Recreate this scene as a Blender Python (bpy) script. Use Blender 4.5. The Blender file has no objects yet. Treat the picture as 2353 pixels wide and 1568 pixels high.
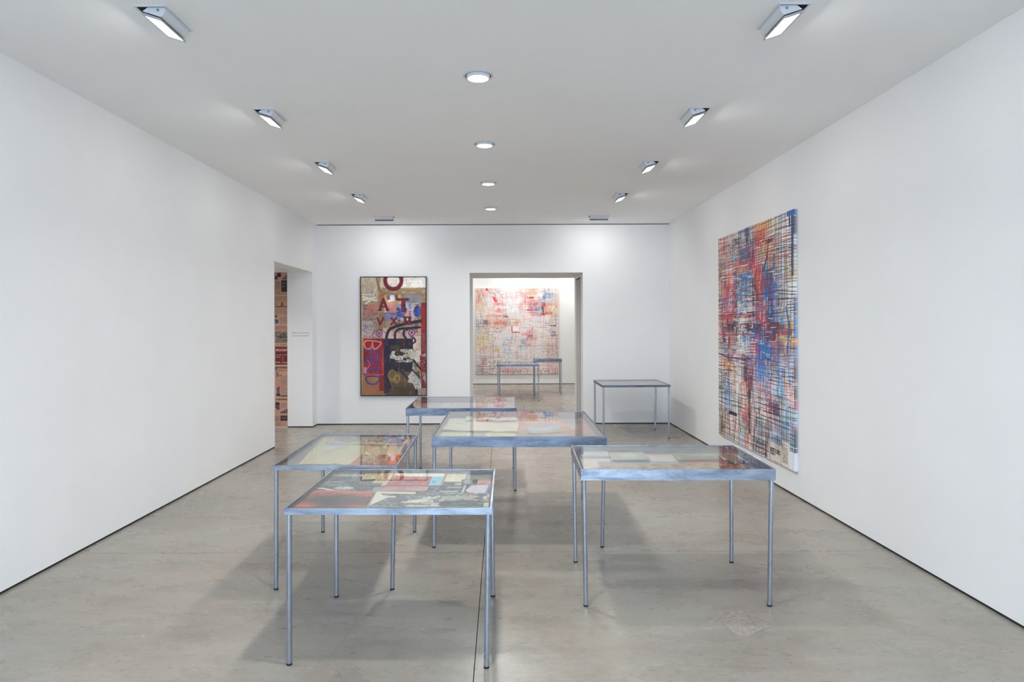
import bpy, bmesh, math, random
import numpy as np
from mathutils import Matrix, Vector
random.seed(7); RNG = np.random.default_rng(11)
SC = bpy.context.scene
COL = SC.collection
PI = math.pi
# ------------------------------------------------------------------ camera
EYE = 1.65; F = 1568.7; VX, VY = 1153.0, 749.0; ROLL = math.radians(0.2)
cd = bpy.data.cameras.new('camera'); cam = bpy.data.objects.new('camera', cd); COL.objects.link(cam)
cd.sensor_width = 36; cd.lens = F / 2353 * 36
cd.shift_x = (1176.5 - VX) / 2353; cd.shift_y = -(784 - VY) / 2353
cd.clip_start = .05; cd.clip_end = 200
cam.matrix_world = Matrix.Translation((0, 0, EYE)) @ Matrix.Rotation(ROLL, 4, 'Y') @ Matrix.Rotation(PI / 2, 4, 'X')
SC.camera = cam
SC.view_settings.view_transform = 'Standard'; SC.view_settings.look = 'None'
SC.view_settings.gamma = 1; SC.view_settings.use_curve_mapping = False
SC.view_settings.exposure = 0.30
# ------------------------------------------------------------------ world and light levels
SKY = 9.0            # overcast daylight outside the front window
P_DOWN = 19.0        # watts, recessed downlight
P_WASH = 3.7        # watts, wall washer
P_BACK = 17.0        # watts, wall washer in the back room
WARM = (1.0, .995, .985)
w = bpy.data.worlds.new('overcast'); SC.world = w; w.use_nodes = True
nt = w.node_tree; nt.nodes.clear()
bg = nt.nodes.new('ShaderNodeBackground'); out = nt.nodes.new('ShaderNodeOutputWorld')
bg.inputs[0].default_value = (.60, .765, 1.0, 1); bg.inputs[1].default_value = SKY
nt.links.new(bg.outputs[0], out.inputs[0])
SC.cycles.max_bounces = 13; SC.cycles.diffuse_bounces = 10; SC.cycles.use_adaptive_sampling = True; SC.cycles.adaptive_threshold = .02; SC.cycles.glossy_bounces = 5
SC.cycles.transparent_max_bounces = 16; SC.cycles.transmission_bounces = 4
SC.cycles.caustics_reflective = False; SC.cycles.caustics_refractive = False
SC.cycles.use_denoising = True; SC.cycles.sample_clamp_indirect = 4
# room measures
XL, XR, YB, YF, HC = -3.10, 2.815, 11.45, -3.4, 3.355
YB2, YB3 = 12.75, 19.28           # far face of the thick wall; end wall of the back room
HD = 2.54                         # head of both openings
pl = bpy.data.lights.new('window_portal', 'AREA'); pl.shape = 'RECTANGLE'; pl.size = 4.9; pl.size_y = 3.0
pl.energy = 1; pl.cycles.is_portal = True
po = bpy.data.objects.new('window_portal', pl); COL.objects.link(po)
po.matrix_world = Matrix.Translation((-.15, YF - .12, 1.62)) @ Matrix.Rotation(PI / 2, 4, 'X')

def ray(px, py):
    u, v = px - VX, VY - py; c, s = math.cos(ROLL), math.sin(ROLL)
    return (u * c + v * s) / F, (-u * s + v * c) / F
def atz(px, py, z=0.0):
    a, b = ray(px, py); y = (z - EYE) / b; return Vector((a * y, y, z))

# ------------------------------------------------------------------ object helpers
def lin(c):
    c = np.asarray(c, float) / 255.0
    return np.where(c <= .04045, c / 12.92, ((c + .055) / 1.055) ** 2.4)
def tag(o, label=None, cat=None, group=None, kind=None):
    if label: o['label'] = label
    if cat: o['category'] = cat
    if group: o['group'] = group
    if kind: o['kind'] = kind
    return o
def empty(name, loc, rz=0):
    o = bpy.data.objects.new(name, None); COL.objects.link(o); o.location = loc; o.rotation_euler = (0, 0, rz)
    o.empty_display_size = .1
    return o
def link(name, me, parent=None, mat=None, loc=None):
    o = bpy.data.objects.new(name, me); COL.objects.link(o)
    if mat and not me.materials: me.materials.append(mat)
    if parent: o.parent = parent
    if loc is not None: o.location = loc
    return o
class MB:
    def __init__(s): s.v = []; s.f = []; s.sm = []
    def add(s, vs, fs, smooth=False):
        n = len(s.v); s.v += [tuple(v) for v in vs]
        s.f += [tuple(i + n for i in f) for f in fs]; s.sm += [smooth] * len(fs); return s
    def box(s, a, b):
        x0, y0, z0 = a; x1, y1, z1 = b
        return s.add([(x0, y0, z0), (x1, y0, z0), (x1, y1, z0), (x0, y1, z0), (x0, y0, z1), (x1, y0, z1), (x1, y1, z1), (x0, y1, z1)],
              [(3, 2, 1, 0), (4, 5, 6, 7), (0, 1, 5, 4), (1, 2, 6, 5), (2, 3, 7, 6), (3, 0, 4, 7)])
    def prism(s, poly, z0, z1):
        n = len(poly)
        ar = sum(poly[i][0] * poly[(i + 1) % n][1] - poly[(i + 1) % n][0] * poly[i][1] for i in range(n))
        if ar < 0: poly = poly[::-1]
        vs = [(p[0], p[1], z0) for p in poly] + [(p[0], p[1], z1) for p in poly]
        fs = [tuple(range(n))[::-1], tuple(range(n, 2 * n))] + [(i, (i + 1) % n, (i + 1) % n + n, i + n) for i in range(n)]
        return s.add(vs, fs)
    def tube(s, p, q, r, n=20, r2=None):
        p, q = Vector(p), Vector(q); d = (q - p).normalized()
        a = d.orthogonal().normalized(); b = d.cross(a); r2 = r if r2 is None else r2
        vs = [p + (a * math.cos(t) + b * math.sin(t)) * r for t in [2 * PI * i / n for i in range(n)]]
        vs += [q + (a * math.cos(t) + b * math.sin(t)) * r2 for t in [2 * PI * i / n for i in range(n)]]
        s.add(vs, [(i, (i + 1) % n, (i + 1) % n + n, i + n) for i in range(n)], True)
        s.add([vs[i] for i in range(n)], [tuple(range(n))[::-1]]); s.add([vs[i + n] for i in range(n)], [tuple(range(n))])
        return s
    def lathe(s, prof, n=32, c=(0, 0, 0)):
        vs = [(c[0] + r * math.cos(2 * PI * i / n), c[1] + r * math.sin(2 * PI * i / n), c[2] + z) for r, z in prof for i in range(n)]
        fs = [(k * n + i, k * n + (i + 1) % n, (k + 1) * n + (i + 1) % n, (k + 1) * n + i) for k in range(len(prof) - 1) for i in range(n)]
        return s.add(vs, fs, True)
    def mesh(s, name, bevel=0):
        me = bpy.data.meshes.new(name); me.from_pydata(s.v, [], s.f); me.update()
        for p, k in zip(me.polygons, s.sm): p.use_smooth = k
        if bevel:
            bm = bmesh.new(); bm.from_mesh(me)
            bmesh.ops.bevel(bm, geom=bm.edges[:], offset=bevel, segments=2, affect='EDGES', clamp_overlap=True)
            bm.to_mesh(me); bm.free()
        return me
    def obj(s, name, mat, parent=None, bevel=0, loc=None):
        return link(name, s.mesh(name, bevel), parent, mat, loc)

# ------------------------------------------------------------------ materials
class NT:
    def __init__(s, name):
        s.m = bpy.data.materials.new(name); s.m.use_nodes = True; s.t = s.m.node_tree; s.t.nodes.clear()
        s.out = s.n('ShaderNodeOutputMaterial')
    def n(s, typ, **kw):
        n = s.t.nodes.new(typ)
        for k, v in kw.items():
            if k.startswith('i_'): n.inputs[k[2:].replace('_', ' ')].default_value = v
            else: setattr(n, k, v)
        return n
    def l(s, a, b): s.t.links.new(a, b)
    def bsdf(s, **kw):
        b = s.n('ShaderNodeBsdfPrincipled')
        for k, v in kw.items(): b.inputs[k].default_value = v
        s.l(b.outputs[0], s.out.inputs[0]); return b
    def noise(s, vec, scale, detail=4, rough=.55, dist=0):
        n = s.n('ShaderNodeTexNoise'); n.inputs['Scale'].default_value = scale; n.inputs['Detail'].default_value = detail
        n.inputs['Roughness'].default_value = rough; n.inputs['Distortion'].default_value = dist
        if vec: s.l(vec, n.inputs['Vector'])
        return n.outputs[0]
    def ramp(s, fac, stops):
        r = s.n('ShaderNodeValToRGB'); e = r.color_ramp.elements
        while len(e) < len(stops): e.new(.5)
        for el, (p, c) in zip(e, stops): el.position = p; el.color = (*lin(c), 1)
        s.l(fac, r.inputs[0]); return r.outputs[0]
    def mixc(s, fac, a, b, mode='MIX'):
        m = s.n('ShaderNodeMix'); m.data_type = 'RGBA'; m.blend_type = mode
        for v, i in ((fac, 0), (a, 6), (b, 7)):
            if hasattr(v, 'is_linked'): s.l(v, m.inputs[i])
            else: m.inputs[i].default_value = v if i == 0 else (*v, 1)
        return m.outputs[2]
    def mapr(s, v, a, b, c, d):
        m = s.n('ShaderNodeMapRange'); s.l(v, m.inputs[0])
        for i, x in enumerate((a, b, c, d)): m.inputs[i + 1].default_value = x
        return m.outputs[0]
    def pos(s): return s.n('ShaderNodeNewGeometry').outputs['Position']
    def scaled(s, vec, sc, rot=(0, 0, 0)):
        m = s.n('ShaderNodeMapping'); s.l(vec, m.inputs[0]); m.inputs['Scale'].default_value = sc; m.inputs['Rotation'].default_value = rot
        return m.outputs[0]

def flat(name, c, rough=.6, metal=0, spec=.5):
    t = NT(name); t.bsdf(**{'Base Color': (*lin(c), 1), 'Roughness': rough, 'Metallic': metal, 'Specular IOR Level': spec}); return t.m
def plaster(name, c, rough=.75):
    t = NT(name); b = t.bsdf(Roughness=rough); b.inputs['Specular IOR Level'].default_value = .25
    p = t.pos(); n = t.noise(p, 1.1, 3)
    c = np.array(c)
    t.l(t.ramp(n, [(.3, c - 2), (.7, c + 2)]), b.inputs['Base Color'])
    bp = t.n('ShaderNodeBump'); bp.inputs['Strength'].default_value = .04; bp.inputs['Distance'].default_value = .002
    t.l(t.noise(p, 160, 2), bp.inputs['Height']); t.l(bp.outputs[0], b.inputs['Normal'])
    return t.m
def concrete():
    t = NT('polished_concrete'); b = t.bsdf(); b.inputs['Specular IOR Level'].default_value = .5
    p = t.pos()
    warp = t.scaled(p, (1, 1.9, 1), (0, 0, .35))
    big = t.noise(warp, .55, 6, .6, .6); mid = t.noise(warp, 2.1, 7, .62, .2); fine = t.noise(p, 26, 5, .7)
    streak = t.noise(t.scaled(p, (1, 3, 1), (0, 0, .5)), 3.0, 7, .72, .5)
    c = t.ramp(big, [(.38, (128, 121, 111)), (.5, (150, 145, 134)), (.62, (166, 163, 152))])
    c2 = t.ramp(mid, [(.25, (104, 96, 86)), (.5, (146, 141, 131)), (.72, (172, 170, 161))])
    c = t.mixc(.42, c, c2)
    c3 = t.ramp(streak, [(.27, (84, 76, 66)), (.5, (146, 140, 129)), (.72, (165, 162, 152))])
    c = t.mixc(.26, c, c3)
    rose = t.ramp(t.noise(p, .8, 4, .6), [(.45, (160, 156, 146)), (.62, (168, 146, 130))])
    c = t.mixc(.25, c, rose)
    f = t.ramp(fine, [(.25, (200, 200, 200)), (.5, (255, 255, 255))])
    c = t.mixc(.5, c, f, 'MULTIPLY')
    # small dark pits
    v = t.n('ShaderNodeTexVoronoi'); v.inputs['Scale'].default_value = 7; t.l(p, v.inputs['Vector'])
    pit = t.mapr(v.outputs['Distance'], .012, .03, .45, 1)
    cc = t.n('ShaderNodeCombineColor')
    for i in range(3): t.l(pit, cc.inputs[i])
    c = t.mixc(1, c, cc.outputs[0], 'MULTIPLY')
    # hairline scratches and cracks
    v2 = t.n('ShaderNodeTexVoronoi'); v2.feature = 'DISTANCE_TO_EDGE'; v2.inputs['Scale'].default_value = .45
    t.l(t.mixc(.12, p, t.n('ShaderNodeTexNoise', i_Scale=3.0, i_Detail=6.0).outputs[1]), v2.inputs['Vector'])
    crack = t.mapr(v2.outputs['Distance'], .0, .0035, .80, 1)
    c4 = t.n('ShaderNodeCombineColor')
    for i in range(3): t.l(crack, c4.inputs[i])
    c = t.mixc(.6, c, c4.outputs[0], 'MULTIPLY')
    t.l(c, b.inputs['Base Color'])
    t.l(t.mapr(mid, .3, .7, .22, .36), b.inputs['Roughness'])
    return t.m
def steel(name, dark, light, rough=.38, scale=6, st=(1, 1, 4)):
    t = NT(name); b = t.bsdf(Metallic=.85)
    tc = t.n('ShaderNodeTexCoord').outputs['Object']
    n = t.noise(t.scaled(tc, st), scale, 6, .62, .5); n2 = t.noise(tc, 42, 4, .6)
    c = t.ramp(n, [(.3, dark), (.7, light)])
    c = t.mixc(.22, c, t.ramp(n2, [(.3, (90, 94, 102)), (.5, (200, 205, 212))]), 'MULTIPLY')
    t.l(c, b.inputs['Base Color']); t.l(t.mapr(n, .3, .7, rough + .06, rough - .06), b.inputs['Roughness'])
    return t.m
def glass(name, tint=(.965, .985, .975)):
    t = NT(name); g = t.n('ShaderNodeNewGeometry')
    dt = t.n('ShaderNodeVectorMath', operation='DOT_PRODUCT'); t.l(g.outputs['Normal'], dt.inputs[0]); t.l(g.outputs['Incoming'], dt.inputs[1])
    ab = t.n('ShaderNodeMath', operation='ABSOLUTE'); t.l(dt.outputs['Value'], ab.inputs[0])
    su = t.n('ShaderNodeMath', operation='SUBTRACT'); su.inputs[0].default_value = 1; t.l(ab.outputs[0], su.inputs[1])
    pw = t.n('ShaderNodeMath', operation='POWER'); t.l(su.outputs[0], pw.inputs[0]); pw.inputs[1].default_value = 5
    ma = t.n('ShaderNodeMath', operation='MULTIPLY_ADD'); t.l(pw.outputs[0], ma.inputs[0]); ma.inputs[1].default_value = .96; ma.inputs[2].default_value = .04
    tr = t.n('ShaderNodeBsdfTransparent'); tr.inputs[0].default_value = (*tint, 1)
    gl = t.n('ShaderNodeBsdfGlossy'); gl.inputs['Roughness'].default_value = 0
    mx = t.n('ShaderNodeMixShader'); t.l(ma.outputs[0], mx.inputs[0]); t.l(tr.outputs[0], mx.inputs[1]); t.l(gl.outputs[0], mx.inputs[2])
    t.l(mx.outputs[0], t.out.inputs[0]); return t.m
def emit(name, c, s):
    t = NT(name); e = t.n('ShaderNodeEmission'); e.inputs[0].default_value = (*c, 1); e.inputs[1].default_value = s
    t.l(e.outputs[0], t.out.inputs[0]); return t.m
def paintmat(name, rough=.5, fine=0):
    t = NT(name); b = t.bsdf(Roughness=rough); a = t.n('ShaderNodeVertexColor'); a.layer_name = 'paint'
    c = a.outputs[0]
    if fine:
        tc = t.n('ShaderNodeTexCoord').outputs['Object']
        c = t.mixc(fine, c, t.ramp(t.noise(tc, 60, 4, .7), [(.3, (150, 150, 150)), (.6, (255, 255, 255))]), 'MULTIPLY')
    t.l(c, b.inputs['Base Color']); return t.m

M_WALL = plaster('white_wall_paint', (236, 236, 236)); M_CEIL = plaster('ceiling_paint', (248, 248, 248))
M_REVEAL = plaster('reveal_paint', (214, 214, 213))
M_DARK = flat('shadow_gap_black', (34, 34, 34), .9); M_BLACK = flat('black_recess', (14, 14, 14), .9)
M_CONC = concrete(); M_JOINT = flat('joint_filler', (40, 38, 36), .9)
M_STEEL = steel('galvanised_steel', (128, 136, 148), (186, 194, 204))
M_STEEL_DIM = steel('galvanised_steel_dim_reflection', (92, 98, 108), (136, 144, 156))  # same steel, its weaker window reflection put into a darker colour
M_TUBE = steel('galvanised_tube', (160, 166, 178), (192, 198, 208), .34, 9, (1, 1, .25))
M_TRAY = flat('grey_tray_lining', (150, 150, 152), .6)
M_RUBBER = flat('black_rubber', (22, 22, 24), .8)
M_GLASS = glass('clear_table_glass'); M_WGLASS = glass('window_glass', (.97, .985, .98))
M_LAMP = flat('lamp_white_enamel', (222, 226, 230), .35); M_GREYL = flat('lamp_grey_enamel', (176, 180, 186), .4)
M_SCREW = flat('dark_screw', (60, 62, 66), .3, 1)
M_EMIT = emit('lamp_lens_glow', (1, .985, .96), 9); M_LENSOFF = flat('unlit_lens', (205, 205, 205), .3)
M_INK = flat('grey_vinyl_lettering', (92, 92, 94), .6); M_STAMP = flat('mill_stamp_ink', (112, 126, 150), .5, .6)
M_STAMPL = flat('faint_mill_stamp_ink', (138, 152, 174), .5, .7)
M_PAINT = paintmat('canvas_paint', .55); M_PAPER = paintmat('printed_paper', .6, .18); M_NEWS = paintmat('newsprint_wallpaper', .65, .15)
M_FRAME = flat('black_frame', (30, 28, 28), .4); M_INKB = flat('newspaper_ink', (26, 28, 38), .6)

# ------------------------------------------------------------------ the setting
fl = MB().box((-7, YF - .3, -.09), (6, YB3 + .3, -.02)).obj('floor', M_JOINT); tag(fl, kind='structure')
G = .0022
def slab(x0, y0, x1, y1):
    MB().box((x0 + G, y0 + G, -.02), (x1 - G, y1 - G, 0)).obj('concrete_slab', M_CONC, fl)
ys = [YF - .2, 1.53, 4.977, 8.43, YB + .6]
for j in range(4):
    for x0, x1 in ((XL - .13, -.138), (-.138, 3.3)): slab(x0, ys[j], x1, ys[j + 1])
slab(-6.9, 8.43, XL - .13, YB + .6)
for j, (a, b) in enumerate(((YB + .6, 15.4), (15.4, YB3 + .2))):
    for x0, x1 in ((-5, .436), (.436, 5)): slab(x0, a, x1, b)
# repaired diamond in the slab
t = NT('patched_concrete'); b_ = t.bsdf(Roughness=.5); pp = t.pos()
t.l(t.mixc(.6, t.ramp(t.noise(pp, 9, 5, .6, 1), [(.35, (128, 114, 104)), (.5, (150, 143, 134)), (.6, (166, 138, 124))]), t.ramp(t.noise(pp, 40, 4), [(.3, (120, 112, 104)), (.6, (176, 170, 162))])), b_.inputs['Base Color'])
pc = [atz(*p) for p in ((1634, 1432), (1662, 1413), (1700, 1404), (1740, 1420), (1779, 1437), (1756, 1448), (1716, 1462), (1690, 1458), (1668, 1441))]
MB().prism([(p.x, p.y) for p in pc], 0, .0012).obj('repair_patch', t.m, fl)

def wallobj(name, boxes, mat=M_WALL):
    m = MB()
    for a, b in boxes: m.box(a, b)
    return tag(m.obj(name, mat), kind='structure')
Z0 = .016; Y1, Y2 = 9.31, 11.17; XLo = XL - .41
wallobj('wall_left', [((XLo, YF, Z0), (XL, Y1, HC)), ((XLo, Y1, HD), (XL, Y2, HC)), ((XLo, Y2, Z0), (XL, YB + .3, HC))])
wallobj('wall_right', [((XR, YF, Z0), (XR + .3, YB + .3, HC))])
OX0, OX1 = -.537, 1.361
wallobj('wall_back', [((XL - .3, YB, Z0), (OX0, YB2, HC - .012)), ((OX1, YB, Z0), (XR + .2, YB2, HC - .012)), ((OX0, YB, HD), (OX1, YB2, HC - .012))])
wallobj('wall_far', [((-4.5, YB3, Z0), (4.5, YB3 + .2, HC))])
wallobj('wall_far_left', [((-4.6, YB2 - .1, Z0), (-4.4, YB3 + .2, HC))]); wallobj('wall_far_right', [((4.3, YB2 - .1, Z0), (4.5, YB3 + .2, HC))])
wallobj('wall_beyond_back', [((-4.6, YB2 - .2, Z0), (XL - .3, YB2, HC)), ((XR + .2, YB2 - .2, Z0), (4.5, YB2, HC))])
WX0, WX1, WZ0, WZ1 = -2.6, 2.3, .12, 3.12
wallobj('wall_front', [((XL, YF - .25, Z0), (WX0, YF, HC)), ((WX1, YF - .25, Z0), (XR + .2, YF, HC)), ((WX0, YF - .25, WZ1), (WX1, YF, HC)), ((WX0, YF - .25, 0), (WX1, YF, WZ0))])
wallobj('ceiling', [((-7, YF - .3, HC), (6, YB3 + .3, HC + .12))], M_CEIL)
# dark recessed plinths under the walls and the shadow gap at the ceiling
for name, a, b in (('baseboard_left', (XLo + .01, YF, 0), (XL - .004, Y1 - .004, Z0)), ('baseboard_left_end', (XLo + .01, Y2 + .004, 0), (XL - .004, YB + .3, Z0)),
                   ('baseboard_right', (XR + .004, YF, 0), (XR + .29, YB + .3, Z0)),
                   ('baseboard_back', (XL, YB + .004, 0), (OX0 - .004, YB2 - .004, Z0)), ('baseboard_back_right', (OX1 + .004, YB + .004, 0), (XR, YB2 - .004, Z0)),
                   ('baseboard_far', (-4.4, YB3 + .004, 0), (4.4, YB3 + .19, Z0)), ('trim_1', (XL, YB + .012, HC - .012), (XR, YB + .3, HC))):
    tag(MB().box(a, b).obj(name, M_DARK), kind='structure')
# window behind the camera
wn = empty('window_1', (0, YF, 0)); tag(wn, kind='structure')
m = MB()
for x in (WX0, WX0 + 1.2, WX0 + 2.45, WX0 + 3.7, WX1 - .06): m.box((x, -.16, WZ0), (x + .06, -.08, WZ1))
for z in (WZ0, WZ1 - .06): m.box((WX0 + .06, -.155, z), (WX1 - .06, -.085, z + .06))
m.obj('window_frame', M_FRAME, wn)
for k in range(4):
    xs = [WX0 + .06, WX0 + 1.26, WX0 + 2.51, WX0 + 3.76]; xe = [WX0 + 1.2, WX0 + 2.45, WX0 + 3.7, WX1 - .06]
    MB().box((xs[k], -.122, WZ0 + .06), (xe[k], -.114, WZ1 - .06)).obj('pane', M_WGLASS, wn)
tag(MB().box((-30, -40, -.3), (30, YF - .3, -.02)).obj('ground_outside', flat('pavement_outside', (188, 190, 192), .8)), kind='structure')
# sliding door tucked in the right reveal of the doorway
dr = empty('door_1', (OX1, 0, 0)); tag(dr, kind='structure')
MB().box((-.0015, YB + .35, 0.03), (.0, YB + 1.0, HD - .05)).obj('door_pocket', M_BLACK, dr)
MB().box((-.006, YB + .375, 0.02), (-.0015, YB + .985, HD - .075)).obj('door_leaf', plaster('door_paint', (196, 196, 198)), dr)
MB().box((-.012, YB + .62, 1.2), (-.006, YB + .66, 1.34)).obj('door_handle', flat('satin_handle', (210, 210, 212), .3, .4), dr)
# small printed room beyond the side doorway
wallobj('wall_side_room_left', [((-6.1, 7.6, 0), (-6.0, YB + .3, HC))], M_WALL)
wallobj('wall_side_room_front', [((-6.1, 7.5, 0), (XLo, 7.6, HC))], M_WALL)
wallobj('ceiling_side_room', [((-6.0, 7.6, HD), (XLo, YB + .3, HD + .1))], M_CEIL)

# ------------------------------------------------------------------ lamps
def arealight(name, sx, sy, power, parent, mat4, shape='RECTANGLE', spread=PI, color=WARM):
    l = bpy.data.lights.new(name, 'AREA'); l.shape = shape; l.size = sx; l.size_y = sy; l.energy = power; l.color = color; l.spread = spread
    o = bpy.data.objects.new(name, l); COL.objects.link(o); o.parent = parent; o.matrix_local = mat4; return o
def copy_tree(o, parent=None):
    c = o.copy(); COL.objects.link(c)
    if parent: c.parent = parent
    for ch in list(o.children): copy_tree(ch, c)
    return c
def make_washer():
    r = empty('wall_washer_lamp', (0, 0, 0))
    m = MB(); a, b, i, j = .088, .161, .076, .149
    m.box((-a, -b, -.004), (a, -j, 0)); m.box((-a, j, -.004), (a, b, 0)); m.box((-a, -j, -.004), (-i, j, 0)); m.box((i, -j, -.004), (a, j, 0))
    m.obj('trim_frame', M_LAMP, r)
    MB().box((-i, -j, -.0012), (i, j, -.0002)).obj('recess', M_BLACK, r)
    arc = [(-.0745 + .0245 * (k / 9) ** 2.6, -.053 * (k / 9)) for k in range(10)]
    pts = [(.018, -.0014), (.046, -.022), (-.049, -.053)] + [(x, z - .0014) for k, (x, z) in enumerate(arc[::-1])][1:]
    L = .140
    def xz(poly, y0, y1):
        n = len(poly); vs = [(x, y0, z) for x, z in poly] + [(x, y1, z) for x, z in poly]
        return vs, [tuple(range(n)), tuple(range(n, 2 * n))[::-1]] + [(q, q + n, (q + 1) % n + n, (q + 1) % n) for q in range(n)]
    m = MB(); m.add(*xz(pts, -L, L)); m.obj('housing', M_LAMP, r)
    ang = math.radians(18); ca, sa = math.cos(ang), math.sin(ang)
    cx, cz = -.001, -.0455                       # centre of the lens plate
    def T(u, v, y): return (cx + u * ca - v * -sa, y, cz + u * sa * 1 + v * ca)
    def tb(u0, u1, v0, v1, y0, y1):
        vs = [T(u, v, y) for (u, v) in ((u0, v0), (u1, v0), (u1, v1), (u0, v1)) for y in (y0,)] + [T(u, v, y) for (u, v) in ((u0, v0), (u1, v0), (u1, v1), (u0, v1)) for y in (y1,)]
        return vs, [(0, 1, 2, 3), (7, 6, 5, 4), (0, 4, 5, 1), (1, 5, 6, 2), (2, 6, 7, 3), (3, 7, 4, 0)]
    m = MB()
    U, V = .0535, .012
    for (u0, u1, y0, y1) in ((-U, U, -L - .002, -L + .011), (-U, U, L - .011, L + .002), (-U, -U + .009, -L + .011, L - .011), (U - .009, U, -L + .011, L - .011)):
        m.add(*tb(u0, u1, -V, 0, y0, y1))
    m.obj('lens_frame', M_GREYL, r)
    m = MB(); m.add(*tb(-U + .002, U - .002, .0004, .003, -L, L)); m.obj('gap_seal', M_BLACK, r)
    m = MB(); m.add(*tb(-U + .009, U - .009, -V + .002, -V + .005, -L + .011, L - .011)); m.obj('lens', M_EMIT, r)
    for s in (-1, 1):
        m = MB(); m.tube((-.036, s * L, -.0165), (-.036, s * (L + .0025), -.0165), .0085, 16); m.obj('pivot', M_GREYL, r)
        m = MB(); m.tube((-.036, s * (L + .0025), -.0165), (-.036, s * (L + .004), -.0165), .0048, 14); sc = m.obj('screw', M_SCREW, r)
        MB().tube((-.036, s * (L + .004), -.0165), (-.036, s * (L + .0046), -.0165), .0026, 10).obj('screw_head', M_LAMP, sc)
    M = Matrix.Translation(T(0, -V - .0015, 0)) @ Matrix.Rotation(-ang, 4, 'Y')
    arealight('wall_washer_light', .085, .25, P_WASH, r, M, spread=PI)
    return r
def make_downlight(on=True):
    r = empty('recessed_downlight', (0, 0, 0))
    MB().lathe([(.088, -.001), (.088, -.004), (.104, -.004), (.107, -.0005)], 40).obj('trim_ring', M_LAMP, r)
    MB().lathe([(.0005, -.0008), (.088, -.0008)], 32).obj('recess', M_BLACK, r)
    MB().lathe([(.081, -.001), (.079, -.014), (.073, -.022), (.0705, -.022), (.0705, -.020)], 40).obj('lamp_body', M_LAMP, r)
    MB().lathe([(.0003, -.021), (.0704, -.021)], 40).obj('lens', M_EMIT if on else M_LENSOFF, r)
    if on: arealight('downlight_light', .138, .138, P_DOWN, r, Matrix.Translation((0, 0, -.0225)), 'DISK', math.radians(150))
    return r
def dim(o, p):
    for c in o.children:
        if c.type == 'LIGHT': c.data = c.data.copy(); c.data.energy = p
wash = make_washer(); down = make_downlight()
ORD = ['nearest the camera', 'second from the camera', 'third from the camera', 'farthest from the camera']
def place(src, first, loc, rz, label, group, cat='ceiling lamp'):
    o = src if first else copy_tree(src)
    o.location = loc; o.rotation_euler = (0, 0, rz); tag(o, label, cat, group); return o
first = False
for side, x, rz in (('left', -1.861, PI), ('right', 1.56, 0)):
    for k in range(-1, 4):
        y = 3.775 + 1.722 * k
        lab = f'tilted rectangular lamp in the {side} ceiling row, {ORD[k]}' if k >= 0 else f'tilted rectangular lamp in the {side} ceiling row, behind the camera'
        o = place(wash, first, (x, y, HC), rz, lab, f'{side} row of wall washer lamps'); first = False
        if k < 0: dim(o, P_WASH * .5)
for side, x in (('left', -1.826), ('right', 1.52)):
    dim(place(wash, False, (x, 10.66, HC), PI / 2, f'rectangular lamp turned to the back wall, on the {side} of the ceiling', 'lamps turned to the back wall'), P_WASH * 1.5)
for k in range(-2, 4):
    lab = f'glowing round downlight in the middle of the ceiling, {ORD[k]}' if k >= 0 else 'round downlight in the middle of the ceiling, out of frame above the nearest table'
    place(down, False, (-.155, 4.65 + 1.738 * k, HC), 0, lab, 'round downlights in the middle row')
off = make_downlight(False)
place(off, True, (.417, 12.0, HD), 0, 'unlit round downlight in the soffit of the middle doorway', None)
place(off, False, (-3.34, 10.45, HD), 0, 'unlit round downlight in the soffit of the left doorway', None)
for x, y, rz in ((-1.6, 18.35, PI / 2), (.43, 18.35, PI / 2), (2.3, 18.35, PI / 2)):
    o = place(wash, False, (x, y, HC), rz, 'wall washer lamp in the back room, out of sight above the doorway', 'wall washer lamps of the back room')
    dim(o, P_BACK)
for x, y in ((.43, 14.2), (.43, 16.0), (-1.6, 15.0), (2.4, 15.0)):
    place(down, False, (x, y, HC), 0, 'round downlight in the back room, out of sight above the doorway', 'round downlights of the back room')
dim(place(down, False, (-4.9, 9.9, HD), 0, 'round downlight in the newspaper-lined side room, out of sight', None), 24)
for proto in (wash, down):
    for c in list(proto.children_recursive): bpy.data.objects.remove(c)
    bpy.data.objects.remove(proto)

# ------------------------------------------------------------------ raster painting (print and paint on flat surfaces)
def sn(h, w, sy, sx, rng=RNG):
    gh, gw = max(2, int(h / sy) + 2), max(2, int(w / sx) + 2); g = rng.random((gh, gw))
    yy = np.linspace(0, gh - 1.001, h); xx = np.linspace(0, gw - 1.001, w)
    y0 = yy.astype(int); x0 = xx.astype(int); fy = (yy - y0)[:, None]; fx = (xx - x0)[None]
    fy = fy * fy * (3 - 2 * fy); fx = fx * fx * (3 - 2 * fx)
    a = g[y0][:, x0]; b = g[y0][:, x0 + 1]; c = g[y0 + 1][:, x0]; d = g[y0 + 1][:, x0 + 1]
    return (a * (1 - fx) + b * fx) * (1 - fy) + (c * (1 - fx) + d * fx) * fy
PAL = dict(k=(28, 30, 40), n=(34, 52, 98), b=(32, 108, 188), c=(120, 196, 226), r=(188, 36, 42), d=(118, 28, 36), o=(222, 112, 42), y=(214, 178, 84), t=(186, 148, 124),
           p=(232, 160, 156), w=(240, 238, 236), g=(158, 158, 162), e=(230, 220, 204), l=(196, 208, 232), m=(128, 48, 54), u=(104, 92, 156), v=(112, 120, 76))
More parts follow.
